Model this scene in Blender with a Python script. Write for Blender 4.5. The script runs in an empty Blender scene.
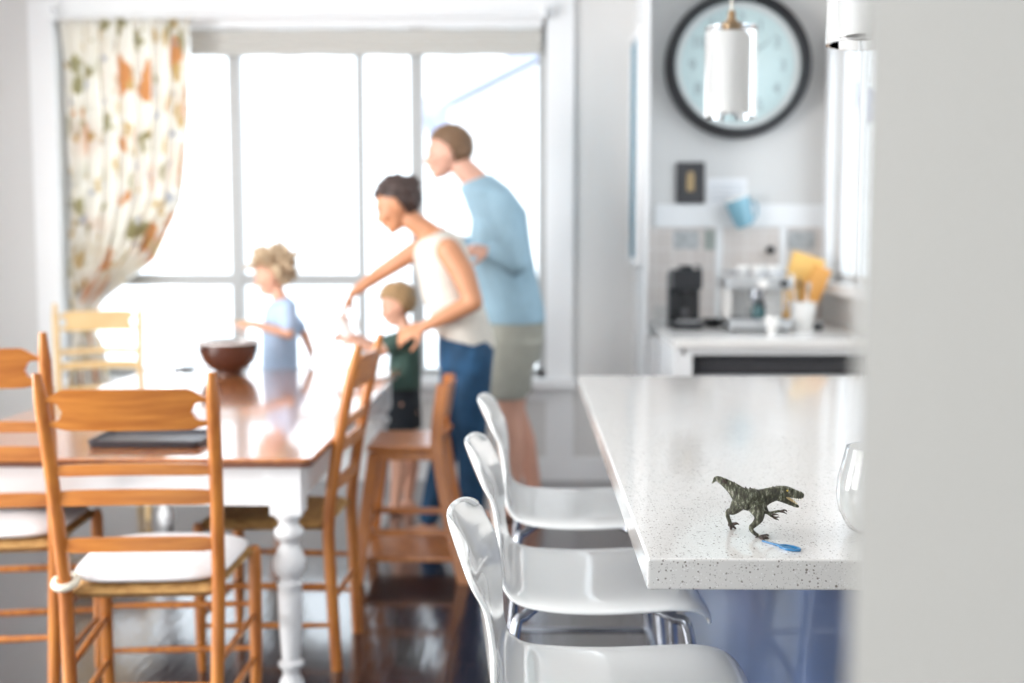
import bpy, bmesh, math, random
from mathutils import Vector, Matrix, noise
PI = math.pi
random.seed(7)
SC = bpy.context.scene
COL = SC.collection
V = Vector

# ---------------------------------------------------------------- camera
F = 1150.0                      # focal length in pixels of the 1024 x 683 frame
PITCH = math.atan((341.5-242)/F); YAW = math.atan(16/F)
cam = bpy.data.cameras.new('camera'); camo = bpy.data.objects.new('camera', cam); COL.objects.link(camo)
cam.sensor_width = 36; cam.lens = F/1024*36
camo.location = (0, 0, 1.34); camo.rotation_euler = (PI/2-PITCH, 0, YAW)
cam.clip_start = 0.02; cam.clip_end = 200
cam.dof.use_dof = True; cam.dof.focus_distance = 1.74
cam.dof.aperture_fstop = (cam.lens/1000)/0.0175
SC.camera = camo
ROT = camo.rotation_euler.to_matrix()
def W(px, py, d):
    """world point seen at a pixel, at distance d in front of the photographer"""
    v = ROT @ V(((px-512)/F, -(py-341.5)/F, -1))
    return V((0, 0, 1.34)) + v*(d/v.y)

def G(px, py, z):
    """world point at height z seen at a pixel"""
    v = ROT @ V(((px-512)/F, -(py-341.5)/F, -1))
    return V((0, 0, 1.34)) + v*((z-1.34)/v.z)

# ---------------------------------------------------------------- world, light, exposure
wd = bpy.data.worlds.new('sky'); SC.world = wd; wd.use_nodes = True
bgn = wd.node_tree.nodes['Background']
bgn.inputs[0].default_value = (0.84, 0.92, 1.0, 1); bgn.inputs[1].default_value = 2.15
SC.view_settings.view_transform = 'Standard'; SC.view_settings.look = 'None'
SC.view_settings.gamma = 1; SC.view_settings.use_curve_mapping = False
SC.view_settings.exposure = 0.60
SC.cycles.use_denoising = True
SC.cycles.max_bounces = 14; SC.cycles.diffuse_bounces = 8; SC.cycles.transparent_max_bounces = 16
SC.cycles.sample_clamp_indirect = 12

def fill_light(name, loc, rot, w, h, power, col=(1, 1, 1)):
    # fill lamp added outside an unseen window opening to brighten the room
    l = bpy.data.lights.new(name, 'AREA'); l.shape = 'RECTANGLE'; l.size = w; l.size_y = h; l.energy = power; l.color = col
    o = bpy.data.objects.new(name, l); COL.objects.link(o); o.location = loc; o.rotation_euler = rot
for yy, pw_ in ((1.6, 112), (3.4, 74)): fill_light('fill_left', (-3.66, yy, 1.4), (0, -PI/2, 0), 2.1, 1.4, pw_, (1, .98, .96))
fill_light('fill_back', (-.85, -2.36, 1.5), (PI/2, 0, 0), 3.5, 1.8, 24, (1, .98, .96))

# ---------------------------------------------------------------- materials
def mat(name, col, rough=0.5, metal=0.0, spec=0.5, coat=0.0, var=0.0, vscale=8, bump=0.0, bscale=60, col2=None, trans=0, stretch=None, coat_rough=0.05):
    m = bpy.data.materials.new(name); m.use_nodes = True
    nt = m.node_tree; b = nt.nodes['Principled BSDF']
    b.inputs['Base Color'].default_value = (*col, 1); b.inputs['Roughness'].default_value = rough
    b.inputs['Metallic'].default_value = metal; b.inputs['Specular IOR Level'].default_value = spec
    b.inputs['Coat Weight'].default_value = coat; b.inputs['Coat Roughness'].default_value = coat_rough
    b.inputs['Transmission Weight'].default_value = trans
    tc = nt.nodes.new('ShaderNodeTexCoord'); mp = nt.nodes.new('ShaderNodeMapping')
    nt.links.new(tc.outputs['Object'], mp.inputs[0])
    if stretch: mp.inputs['Scale'].default_value = stretch
    if col2 is None: col2 = tuple(c*(1-var) for c in col)
    if var > 0 or col2 != tuple(col):
        n = nt.nodes.new('ShaderNodeTexNoise'); n.inputs['Scale'].default_value = vscale; n.inputs['Detail'].default_value = 5
        r = nt.nodes.new('ShaderNodeValToRGB'); r.color_ramp.elements[0].position = 0.35; r.color_ramp.elements[1].position = 0.65
        r.color_ramp.elements[0].color = (*col2, 1); r.color_ramp.elements[1].color = (*col, 1)
        nt.links.new(mp.outputs[0], n.inputs['Vector']); nt.links.new(n.outputs['Fac'], r.inputs[0]); nt.links.new(r.outputs[0], b.inputs['Base Color'])
    if bump > 0:
        n2 = nt.nodes.new('ShaderNodeTexNoise'); n2.inputs['Scale'].default_value = bscale; n2.inputs['Detail'].default_value = 3
        bp = nt.nodes.new('ShaderNodeBump'); bp.inputs['Strength'].default_value = bump; bp.inputs['Distance'].default_value = 0.01
        nt.links.new(mp.outputs[0], n2.inputs['Vector']); nt.links.new(n2.outputs['Fac'], bp.inputs['Height']); nt.links.new(bp.outputs[0], b.inputs['Normal'])
    return m

M = {}
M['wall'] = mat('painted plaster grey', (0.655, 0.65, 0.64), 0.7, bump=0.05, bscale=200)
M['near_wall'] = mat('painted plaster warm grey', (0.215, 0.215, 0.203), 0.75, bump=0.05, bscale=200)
M['ceil'] = mat('ceiling paint', (0.90, 0.90, 0.90), 0.8)
M['trim'] = mat('white gloss paint', (0.80, 0.81, 0.82), 0.35)
M['frame'] = mat('window frame enamel', (0.42, 0.43, 0.43), 0.35)
M['pine'] = mat('honey pine', (0.54, 0.20, 0.036), 0.35, coat=0.2, coat_rough=0.15, col2=(0.36, 0.11, 0.02), vscale=7, stretch=(6, 6, 0.8), bump=0.03, bscale=30)
M['pine_x'] = mat('honey pine slat', (0.57, 0.215, 0.040), 0.35, coat=0.2, coat_rough=0.15, col2=(0.42, 0.135, 0.024), vscale=7, stretch=(0.8, 6, 9), bump=0.03, bscale=30)
M['pine_red'] = mat('redder pine', (0.50, 0.185, 0.045), 0.3, coat=0.3, coat_rough=0.15, col2=(0.38, 0.125, 0.028), vscale=7, stretch=(4, 4, 0.9))
M['top'] = mat('varnished table wood', (0.50, 0.20, 0.07), 0.16, coat=1.0, col2=(0.36, 0.12, 0.045), vscale=5, stretch=(9, 0.8, 1), coat_rough=0.07)
M['topedge'] = mat('dark table edge', (0.16, 0.07, 0.045), 0.3, coat=0.5)
M['rush'] = mat('woven rush', (0.56, 0.33, 0.12), 0.75, col2=(0.38, 0.20, 0.06), vscale=40, bump=0.5, bscale=150)
M['cush'] = mat('off-white cotton', (0.78, 0.77, 0.78), 0.85, var=0.08, vscale=14, bump=0.3, bscale=25)
M['cream'] = mat('cream plait', (0.78, 0.74, 0.62), 0.8, bump=0.4, bscale=150)
M['plastic'] = mat('white moulded plastic', (0.90, 0.92, 0.91), 0.12, coat=0.8)
M['chrome'] = mat('chrome', (0.40, 0.42, 0.46), 0.12, metal=1)
M['steel'] = mat('brushed steel', (0.66, 0.68, 0.70), 0.3, metal=1, bump=0.03, bscale=300)
M['black'] = mat('black plastic', (0.017, 0.019, 0.023), 0.35)
M['charcoal'] = mat('charcoal', (0.045, 0.045, 0.05), 0.4)
M['rim'] = mat('dark clock rim', (0.012, 0.010, 0.013), 0.45)
M['clockface'] = mat('pale blue dial', (0.72, 0.83, 0.84), 0.6)
M['clockring'] = mat('pinkish white ring', (0.80, 0.78, 0.78), 0.5)
M['numeral'] = mat('grey numerals', (0.30, 0.36, 0.38), 0.5)
M['navy'] = mat('blue painted cabinet', (0.060, 0.10, 0.21), 0.28, coat=0.4, var=0.25, vscale=3)
M['tile'] = None
M['skin'] = mat('light skin', (0.68, 0.38, 0.28), 0.5, var=0.08, vscale=20)
M['skin_tan'] = mat('tanned skin', (0.57, 0.265, 0.14), 0.45, var=0.08, vscale=20)
M['skin_child'] = mat('child skin', (0.72, 0.40, 0.28), 0.5, var=0.06, vscale=20)
M['hair_brown'] = mat('dark brown hair', (0.065, 0.038, 0.032), 0.5, var=0.4, vscale=60, bump=0.6, bscale=90, stretch=(1, 1, 0.3))
M['hair_light'] = mat('light brown hair', (0.22, 0.125, 0.065), 0.5, var=0.35, vscale=60, bump=0.5, bscale=120)
M['hair_blond'] = mat('dark blond hair', (0.42, 0.26, 0.12), 0.5, var=0.3, vscale=60, bump=0.5, bscale=100)
M['hair_fair'] = mat('fair curly hair', (0.62, 0.47, 0.31), 0.5, var=0.35, vscale=50, bump=0.6, bscale=80)
M['shirt_blue'] = mat('light blue linen', (0.33, 0.50, 0.61), 0.85, var=0.14, vscale=9, bump=0.35, bscale=14)
M['tank'] = mat('off-white knit', (0.66, 0.63, 0.57), 0.85, var=0.07, vscale=30, bump=0.3, bscale=60)
M['denim'] = mat('blue denim', (0.014, 0.075, 0.17), 0.8, var=0.4, vscale=12, bump=0.3, bscale=30)
M['khaki'] = mat('grey khaki cotton', (0.36, 0.36, 0.31), 0.85, var=0.12, vscale=9, bump=0.3, bscale=16)
M['boyblue'] = mat('pale blue cotton', (0.46, 0.60, 0.80), 0.85, var=0.1, vscale=12, bump=0.3, bscale=20)
M['boygreen'] = mat('dark green cotton', (0.055, 0.11, 0.09), 0.8, var=0.3, vscale=10, bump=0.3, bscale=20)
M['boydark'] = mat('dark charcoal shorts cotton', (0.022, 0.03, 0.04), 0.8, var=0.3, vscale=10)
M['eye'] = mat('eye', (0.08, 0.06, 0.05), 0.1)
M['lip'] = mat('lip', (0.55, 0.2, 0.17), 0.5)
M['bowl'] = mat('dark brown glazed bowl', (0.07, 0.022, 0.014), 0.15, coat=0.6, var=0.3, vscale=6)
M['flour'] = mat('pale batter', (0.80, 0.75, 0.66), 0.8, bump=0.4, bscale=30)
M['tray'] = mat('dark slate tray', (0.05, 0.05, 0.06), 0.35)
M['yellow'] = mat('yellow beech board', (0.86, 0.52, 0.14), 0.5, var=0.12, vscale=6)
M['orange'] = mat('orange wooden board', (0.78, 0.36, 0.07), 0.5, var=0.12, vscale=6)
M['wood_dark'] = mat('brown wood', (0.25, 0.15, 0.07), 0.5, var=0.3, vscale=10)
M['ceramic'] = mat('white ceramic', (0.80, 0.79, 0.77), 0.25, coat=0.3)
M['mugblue'] = mat('sky blue enamel', (0.20, 0.40, 0.50), 0.25, coat=0.4)
M['card'] = mat('white card', (0.82, 0.83, 0.85), 0.7)
M['greytext'] = mat('pale grey print', (0.55, 0.58, 0.62), 0.7)
M['tile_grey'] = mat('grey decorated tile', (0.50, 0.52, 0.53), 0.4, var=0.3, vscale=40)
M['tile_green'] = mat('sage decorated tile', (0.38, 0.42, 0.39), 0.4, var=0.3, vscale=40)
M['gold'] = mat('dull gold', (0.42, 0.30, 0.15), 0.5)
M['blueglass'] = mat('blue glazed panel', (0.10, 0.24, 0.32), 0.6)
M['bronze'] = mat('aged brass', (0.30, 0.20, 0.11), 0.35, metal=0.6)
M['cord'] = mat('beige cord', (0.66, 0.62, 0.54), 0.7)
M['opal'] = mat('opal glass', (0.70, 0.70, 0.69), 0.3)
M['spoon'] = mat('blue toy plastic', (0.015, 0.17, 0.38), 0.3, coat=0.3)
M['wood_spoon'] = mat('wooden spoon', (0.62, 0.40, 0.20), 0.6)
M['blind'] = mat('oatmeal blind cloth', (0.52, 0.51, 0.48), 0.85, bump=0.2, bscale=80)
M['roof'] = mat('neighbour roof', (0.46, 0.50, 0.66), 0.8)
M['render_wall'] = mat('neighbour render', (0.92, 0.90, 0.88), 0.8)
M['shadow_gap'] = mat('dark cabinet inside', (0.06, 0.065, 0.075), 0.6)
M['rubber'] = mat('rubber', (0.03, 0.03, 0.03), 0.7)

def glass_mat(name, tint, refl=0.08, solid=False, rough=0.0, ior=1.45):
    m = bpy.data.materials.new(name); m.use_nodes = True; nt = m.node_tree
    if solid:
        b = nt.nodes['Principled BSDF']; b.inputs['Transmission Weight'].default_value = 1; b.inputs['IOR'].default_value = ior
        b.inputs['Roughness'].default_value = rough; b.inputs['Base Color'].default_value = (*tint, 1)
        return m
    nt.nodes.clear(); o = nt.nodes.new('ShaderNodeOutputMaterial'); t = nt.nodes.new('ShaderNodeBsdfTransparent')
    g = nt.nodes.new('ShaderNodeBsdfGlossy'); mx = nt.nodes.new('ShaderNodeMixShader')
    lw = nt.nodes.new('ShaderNodeLayerWeight'); lw.inputs[0].default_value = .5
    pw = nt.nodes.new('ShaderNodeMath'); pw.operation = 'POWER'; pw.inputs[1].default_value = 5
    f = nt.nodes.new('ShaderNodeMath'); f.operation = 'MULTIPLY_ADD'; f.inputs[1].default_value = .92; f.inputs[2].default_value = .04
    nt.links.new(lw.outputs['Facing'], pw.inputs[0]); nt.links.new(pw.outputs[0], f.inputs[0])
    g.inputs['Roughness'].default_value = rough; t.inputs[0].default_value = (*tint, 1)
    nt.links.new(f.outputs[0], mx.inputs[0]); nt.links.new(t.outputs[0], mx.inputs[1]); nt.links.new(g.outputs[0], mx.inputs[2])
    nt.links.new(mx.outputs[0], o.inputs[0]); return m
M['pane'] = glass_mat('window glass', (0.97, 0.98, 0.98))
M['glass'] = glass_mat('clear glass', (0.96, 0.98, 0.985), solid=True)
M['clockglass'] = glass_mat('clock glass', (0.97, 0.99, 0.99))

# dark, glossy plank floor
def floor_mat():
    m = bpy.data.materials.new('dark plank floor'); m.use_nodes = True; nt = m.node_tree; b = nt.nodes['Principled BSDF']
    tc = nt.nodes.new('ShaderNodeTexCoord'); mp = nt.nodes.new('ShaderNodeMapping'); mp.inputs['Rotation'].default_value = (0, 0, PI/2)
    br = nt.nodes.new('ShaderNodeTexBrick'); br.inputs['Scale'].default_value = 1; br.inputs['Brick Width'].default_value = 1.5
    br.inputs['Row Height'].default_value = 0.12; br.inputs['Mortar Size'].default_value = 0.003; br.offset = 0.37
    br.inputs['Color1'].default_value = (0.046, 0.027, 0.034, 1); br.inputs['Color2'].default_value = (0.020, 0.013, 0.020, 1); br.inputs['Mortar'].default_value = (0.008, 0.005, 0.005, 1)
    n = nt.nodes.new('ShaderNodeTexNoise'); n.inputs['Scale'].default_value = 6; n.inputs['Detail'].default_value = 6
    m2 = nt.nodes.new('ShaderNodeMapping'); m2.inputs['Scale'].default_value = (8, 0.7, 1)
    mx = nt.nodes.new('ShaderNodeMix'); mx.data_type = 'RGBA'; mx.blend_type = 'MULTIPLY'; mx.inputs[0].default_value = 0.6
    L = nt.links.new
    L(tc.outputs['Object'], mp.inputs[0]); L(mp.outputs[0], br.inputs['Vector']); L(tc.outputs['Object'], m2.inputs[0]); L(m2.outputs[0], n.inputs['Vector'])
    L(br.outputs['Color'], mx.inputs[6]); L(n.outputs['Fac'], mx.inputs[7]); L(mx.outputs[2], b.inputs['Base Color'])
    bp = nt.nodes.new('ShaderNodeBump'); bp.inputs['Strength'].default_value = 0.25; bp.inputs['Distance'].default_value = 0.004
    ad = nt.nodes.new('ShaderNodeMath'); ad.operation = 'SUBTRACT'
    L(n.outputs['Fac'], ad.inputs[0]); L(br.outputs['Fac'], ad.inputs[1]); L(ad.outputs[0], bp.inputs['Height']); L(bp.outputs[0], b.inputs['Normal'])
    b.inputs['Roughness'].default_value = 0.2; b.inputs['Coat Weight'].default_value = 1.0; b.inputs['Coat Roughness'].default_value = 0.09
    L(bp.outputs[0], b.inputs['Coat Normal'])
    return m
M['floor'] = floor_mat()

# speckled composite worktop
def quartz():
    m = bpy.data.materials.new('speckled white quartz'); m.use_nodes = True; nt = m.node_tree; b = nt.nodes['Principled BSDF']; L = nt.links.new
    tc = nt.nodes.new('ShaderNodeTexCoord'); last = None
    base = nt.nodes.new('ShaderNodeRGB'); base.outputs[0].default_value = (0.75, 0.74, 0.72, 1); last = base.outputs[0]
    for sc, th, c, rnd in ((180, 0.25, (0.22, 0.20, 0.18), 0.62), (420, 0.26, (0.33, 0.31, 0.29), 0.6), (260, 0.25, (0.92, 0.92, 0.92), 0.75), (95, 0.18, (0.24, 0.22, 0.19), 0.84)):
        v = nt.nodes.new('ShaderNodeTexVoronoi'); v.inputs['Scale'].default_value = sc
        L(tc.outputs['Object'], v.inputs['Vector'])
        lt = nt.nodes.new('ShaderNodeMath'); lt.operation = 'LESS_THAN'; lt.inputs[1].default_value = th; L(v.outputs['Distance'], lt.inputs[0])
        sp = nt.nodes.new('ShaderNodeSeparateColor'); L(v.outputs['Color'], sp.inputs[0])
        g = nt.nodes.new('ShaderNodeMath'); g.operation = 'GREATER_THAN'; g.inputs[1].default_value = rnd; L(sp.outputs[0], g.inputs[0])
        mu = nt.nodes.new('ShaderNodeMath'); mu.operation = 'MULTIPLY'; L(lt.outputs[0], mu.inputs[0]); L(g.outputs[0], mu.inputs[1])
        mx = nt.nodes.new('ShaderNodeMix'); mx.data_type = 'RGBA'; L(mu.outputs[0], mx.inputs[0]); L(last, mx.inputs[6]); mx.inputs[7].default_value = (*c, 1)
        last = mx.outputs[2]
    L(last, b.inputs['Base Color']); b.inputs['Roughness'].default_value = 0.14; b.inputs['Coat Weight'].default_value = 0.3
    return m
M['quartz'] = quartz()

def tile_mat():
    m = bpy.data.materials.new('beige tiles'); m.use_nodes = True; nt = m.node_tree; b = nt.nodes['Principled BSDF']; L = nt.links.new
    tc = nt.nodes.new('ShaderNodeTexCoord'); mp = nt.nodes.new('ShaderNodeMapping'); mp.inputs['Rotation'].default_value = (PI/2, 0, 0)
    br = nt.nodes.new('ShaderNodeTexBrick'); br.inputs['Scale'].default_value = 1; br.inputs['Brick Width'].default_value = 0.1; br.inputs['Row Height'].default_value = 0.1
    br.offset = 0; br.inputs['Mortar Size'].default_value = 0.003
    br.inputs['Color1'].default_value = (0.60, 0.55, 0.52, 1); br.inputs['Color2'].default_value = (0.64, 0.59, 0.56, 1); br.inputs['Mortar'].default_value = (0.74, 0.72, 0.70, 1)
    L(tc.outputs['Object'], mp.inputs[0]); L(mp.outputs[0], br.inputs['Vector']); L(br.outputs['Color'], b.inputs['Base Color']); b.inputs['Roughness'].default_value = 0.35
    return m
M['tile'] = tile_mat()

def curtain_mat():
    m = bpy.data.materials.new('floral curtain cloth'); m.use_nodes = True; nt = m.node_tree; L = nt.links.new
    b = nt.nodes['Principled BSDF']; out = nt.nodes['Material Output']
    tc = nt.nodes.new('ShaderNodeTexCoord'); last = None
    base = nt.nodes.new('ShaderNodeRGB'); base.outputs[0].default_value = (0.93, 0.91, 0.87, 1); last = base.outputs[0]
    for sc, th, c, off, rnd in ((5.2, 0.40, (0.80, 0.50, 0.27), 0, 0.66), (6.5, 0.33, (0.56, 0.53, 0.36), 3.3, 0.5), (7.5, 0.32, (0.74, 0.60, 0.34), 7.1, 0.45), (9, 0.25, (0.58, 0.60, 0.66), 11.0, 0.65)):
        mp = nt.nodes.new('ShaderNodeMapping'); mp.inputs['Location'].default_value = (off, off, off); mp.inputs['Scale'].default_value = (1.7, 0.9, 1)
        nz = nt.nodes.new('ShaderNodeTexNoise'); nz.inputs['Scale'].default_value = 14
        ma = nt.nodes.new('ShaderNodeVectorMath'); ma.operation = 'MULTIPLY_ADD'; ma.inputs[1].default_value = (0.14, 0.14, 0.14)
        L(tc.outputs['UV'], mp.inputs[0]); L(mp.outputs[0], nz.inputs['Vector']); L(nz.outputs['Color'], ma.inputs[0]); L(mp.outputs[0], ma.inputs[2])
        v = nt.nodes.new('ShaderNodeTexVoronoi'); v.inputs['Scale'].default_value = sc; L(ma.outputs[0], v.inputs['Vector'])
        lt = nt.nodes.new('ShaderNodeMath'); lt.operation = 'LESS_THAN'; lt.inputs[1].default_value = th; L(v.outputs['Distance'], lt.inputs[0])
        sp = nt.nodes.new('ShaderNodeSeparateColor'); L(v.outputs['Color'], sp.inputs[0])
        g = nt.nodes.new('ShaderNodeMath'); g.operation = 'GREATER_THAN'; g.inputs[1].default_value = rnd; L(sp.outputs[0], g.inputs[0])
        mu = nt.nodes.new('ShaderNodeMath'); mu.operation = 'MULTIPLY'; L(lt.outputs[0], mu.inputs[0]); L(g.outputs[0], mu.inputs[1])
        mx = nt.nodes.new('ShaderNodeMix'); mx.data_type = 'RGBA'; L(mu.outputs[0], mx.inputs[0]); L(last, mx.inputs[6]); mx.inputs[7].default_value = (*c, 1); last = mx.outputs[2]
    L(last, b.inputs['Base Color']); b.inputs['Roughness'].default_value = 0.9
    tr = nt.nodes.new('ShaderNodeBsdfTranslucent'); L(last, tr.inputs[0]); mix = nt.nodes.new('ShaderNodeMixShader'); mix.inputs[0].default_value = 0.65
    L(b.outputs[0], mix.inputs[1]); L(tr.outputs[0], mix.inputs[2]); L(mix.outputs[0], out.inputs[0])
    return m
M['curtain'] = curtain_mat()

def dino_mat():
    m = mat('dinosaur hide', (0.085, 0.085, 0.055), 0.42, bump=0.9, bscale=420)
    nt = m.node_tree; b = nt.nodes['Principled BSDF']; L = nt.links.new
    tc = nt.nodes.new('ShaderNodeTexCoord'); mp = nt.nodes.new('ShaderNodeMapping'); mp.inputs['Scale'].default_value = (1.6, 1, 0.55); mp.inputs['Rotation'].default_value = (0, 0.5, 0)
    n = nt.nodes.new('ShaderNodeTexNoise'); n.inputs['Scale'].default_value = 150; n.inputs['Detail'].default_value = 6; n.inputs['Roughness'].default_value = .65
    r = nt.nodes.new('ShaderNodeValToRGB'); cr = r.color_ramp; cr.elements[0].position = 0.3; cr.elements[0].color = (0.010, 0.008, 0.007, 1)
    cr.elements[1].position = 0.5; cr.elements[1].color = (0.075, 0.075, 0.045, 1)
    e = cr.elements.new(0.58); e.color = (0.16, 0.18, 0.11, 1); e = cr.elements.new(0.64); e.color = (0.46, 0.44, 0.36, 1)
    L(tc.outputs['Object'], mp.inputs[0]); L(mp.outputs[0], n.inputs['Vector']); L(n.outputs['Fac'], r.inputs[0]); L(r.outputs[0], b.inputs['Base Color'])
    return m
M['dino'] = dino_mat()
M['dino_brown'] = mat('brown claws', (0.05, 0.03, 0.022), 0.4, bump=0.5, bscale=400)
M['yelloweye'] = mat('yellow eye', (0.75, 0.55, 0.08), 0.3)
M['mouth'] = mat('mouth pink', (0.55, 0.42, 0.22), 0.4)
M['tooth'] = mat('tooth ivory', (0.80, 0.74, 0.55), 0.4)

# ---------------------------------------------------------------- mesh helpers
def box(bm, x0, x1, y0, y1, z0, z1):
    r = bmesh.ops.create_cube(bm, size=1)
    for v in r['verts']:
        v.co = V((x0+(v.co.x+.5)*(x1-x0), y0+(v.co.y+.5)*(y1-y0), z0+(v.co.z+.5)*(z1-z0)))
    return r['verts']
def loft(bm, rings, cap=True, closed=True):
    rv = [[bm.verts.new(p) for p in r] for r in rings]
    n = len(rv[0])
    for a, b in zip(rv, rv[1:]):
        for i in range(n if closed else n-1):
            j = (i+1) % n
            bm.faces.new((a[i], a[j], b[j], b[i]))
    if cap and closed:
        bm.faces.new(rv[0][::-1]); bm.faces.new(rv[-1])
    return rv
def frames(pts):
    out = []; up = None
    for i, p in enumerate(pts):
        t = (pts[min(i+1, len(pts)-1)]-pts[max(i-1, 0)]).normalized()
        if up is None:
            up = V((0, 0, 1)) if abs(t.z) < .9 else V((0, 1, 0))
        a = (up - t*up.dot(t)).normalized(); up = a; out.append((t, a, t.cross(a)))
    return out
def tube(bm, pts, r, seg=12, cap=True, flat=1.0):
    pts = [V(p) for p in pts]; rs = r if isinstance(r, (list, tuple)) else [r]*len(pts)
    rings = []
    for p, rr, (t, a, b) in zip(pts, rs, frames(pts)):
        rings.append([p + a*math.cos(2*PI*k/seg)*rr + b*math.sin(2*PI*k/seg)*rr*flat for k in range(seg)])
    return loft(bm, rings, cap)
def spline(pts, n=6):
    """Catmull-Rom through points (tuples of any length)"""
    P = [tuple(p) for p in pts]; P = [P[0]]+P+[P[-1]]; out = []
    for i in range(1, len(P)-2):
        for k in range(n):
            t = k/n; q = []
            for c in range(len(P[0])):
                a, b, d, e = P[i-1][c], P[i][c], P[i+1][c], P[i+2][c]
                q.append(.5*((2*b)+(-a+d)*t+(2*a-5*b+4*d-e)*t*t+(-a+3*b-3*d+e)*t**3))
            out.append(tuple(q))
    out.append(P[-2]); return out
def stube(bm, pts, seg=12, n=6, flat=1.0):
    """smooth tapered tube: pts = (x,y,z,r)"""
    s = spline(pts, n); tube(bm, [V(p[:3]) for p in s], [max(p[3], .0003) for p in s], seg, flat=flat)
def lathe(bm, prof, c=(0, 0, 0), seg=32, axis='z', cap=False):
    c = V(c); rings = []
    for r, h in prof:
        ring = []
        for k in range(seg):
            a = 2*PI*k/seg
            if axis == 'z': ring.append(c+V((r*math.cos(a), r*math.sin(a), h)))
            else: ring.append(c+V((r*math.cos(a), h, r*math.sin(a))))
        rings.append(ring)
    loft(bm, rings, cap)
def ball(bm, c, r, rot=None, sub=2):
    rr = bmesh.ops.create_icosphere(bm, subdivisions=sub, radius=1)
    if not isinstance(r, (tuple, list)): r = (r, r, r)
    for v in rr['verts']:
        p = V((v.co.x*r[0], v.co.y*r[1], v.co.z*r[2]))
        if rot is not None: p = rot @ p
        v.co = p+V(c)
    return rr['verts']
def obj(name, bm, m=None, parent=None, smooth=True, bevel=0, sub=0, remesh=0, kind=None, label=None, loc=None):
    bmesh.ops.recalc_face_normals(bm, faces=bm.faces[:])
    me = bpy.data.meshes.new(name); bm.to_mesh(me); bm.free()
    if m is not None: me.materials.append(M[m] if isinstance(m, str) else m)
    o = bpy.data.objects.new(name, me); COL.objects.link(o)
    if loc is not None: o.location = loc
    if parent is not None: o.parent = parent
    if bevel:
        md = o.modifiers.new('bevel', 'BEVEL'); md.width = bevel; md.segments = 3; md.limit_method = 'ANGLE'; md.angle_limit = math.radians(40)
    if remesh:
        md = o.modifiers.new('remesh', 'REMESH'); md.mode = 'VOXEL'; md.voxel_size = remesh; md.use_smooth_shade = True
        md = o.modifiers.new('smooth', 'SMOOTH'); md.factor = .5; md.iterations = 4
    if sub:
        md = o.modifiers.new('sub', 'SUBSURF'); md.levels = sub; md.render_levels = sub
    if smooth:
        me.polygons.foreach_set('use_smooth', [True]*len(me.polygons))
        if bevel:
            me.polygons.foreach_set('use_smooth', [False]*len(me.polygons))
        elif not remesh: me.set_sharp_from_angle(angle=math.radians(48))
    if kind: o['kind'] = kind
    if label: o['label'] = label
    return o
def B(): return bmesh.new()
def part(name, m, parent, fn, **kw):
    bm = B(); fn(bm); return obj(name, bm, m, parent, **kw)
def thing(name, label, cat, loc=(0, 0, 0), rz=0, group=None):
    o = bpy.data.objects.new(name, None); COL.objects.link(o); o.empty_display_size = .05
    o.location = loc; o.rotation_euler = (0, 0, rz); o['label'] = label; o['category'] = cat
    if group: o['group'] = group
    return o
def tag(o, label, cat, group=None):
    o['label'] = label; o['category'] = cat
    if group: o['group'] = group
    return o
def dup(root, loc, rz, label):
    r = root.copy(); COL.objects.link(r); r.location = loc; r.rotation_euler = (0, 0, rz); r['label'] = label
    for ch in list(root.children):
        c = ch.copy(); COL.objects.link(c); c.parent = r
        for g in list(ch.children):
            d = g.copy(); COL.objects.link(d); d.parent = c
    return r
def struct(name, m, fn, **kw):
    kw.setdefault('smooth', False)
    return part(name, m, None, fn, kind='structure', **kw)

# ================================================================ the room
YW = 6.40                                   # inner face of the window wall
struct('floor', 'floor', lambda b: box(b, -3.5, 1.75, -2.2, 6.55, -0.1, 0))
struct('ceiling', 'ceil', lambda b: box(b, -3.5, 1.75, -2.2, 6.55, 2.78, 2.88))
WX0, WX1, WZ0, WZ1 = -2.60, 0.10, 0.575, 2.56
def far_wall(b):
    box(b, -3.5, WX0, YW, YW+.15, 0, 2.78); box(b, WX1, 1.75, YW, YW+.15, 0, 2.78)
    box(b, WX0, WX1, YW, YW+.15, 0, WZ0); box(b, WX0, WX1, YW, YW+.15, WZ1, 2.78)
struct('wall_far', 'wall', far_wall)
LFILL = ((.9, 2.3), (2.7, 4.1))      # openings put into the unseen left wall to let the fill in
def left_wall(b):
    box(b, -3.62, -3.5, -2.2, 6.55, 0, .35); box(b, -3.62, -3.5, -2.2, 6.55, 2.45, 2.78)
    ys = [-2.2]+[y for w in LFILL for y in w]+[6.55]
    for a, c in zip(ys[::2], ys[1::2]): box(b, -3.62, -3.5, a, c, .35, 2.45)
struct('wall_left', 'wall', left_wall)
def back_wall(b):
    box(b, -3.5, 1.75, -2.32, -2.2, 0, .6); box(b, -3.5, 1.75, -2.32, -2.2, 2.4, 2.78)
    box(b, -3.5, -2.6, -2.32, -2.2, .6, 2.4); box(b, .9, 1.75, -2.32, -2.2, .6, 2.4)
struct('wall_back', 'wall', back_wall)
KY0, KY1, KZ0, KZ1 = 4.75, 6.22, 1.12, 2.40
def right_wall(b):
    box(b, 1.63, 1.75, -2.2, KY0, 0, 2.78); box(b, 1.63, 1.75, KY1, YW, 0, 2.78)
    box(b, 1.63, 1.75, KY0, KY1, 0, KZ0); box(b, 1.63, 1.75, KY0, KY1, KZ1, 2.78)
struct('wall_right', 'wall', right_wall)
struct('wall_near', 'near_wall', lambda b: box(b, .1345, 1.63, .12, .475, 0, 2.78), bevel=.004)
struct('wall_partition', 'trim', lambda b: box(b, .585, .607, 5.83, YW, 0, 2.78), bevel=.004)
struct('baseboard_far', 'trim', lambda b: (box(b, -3.5, .585, YW-.016, YW, 0, .12), box(b, -3.5, .585, YW-.010, YW, .12, .135)), bevel=.003)
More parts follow.
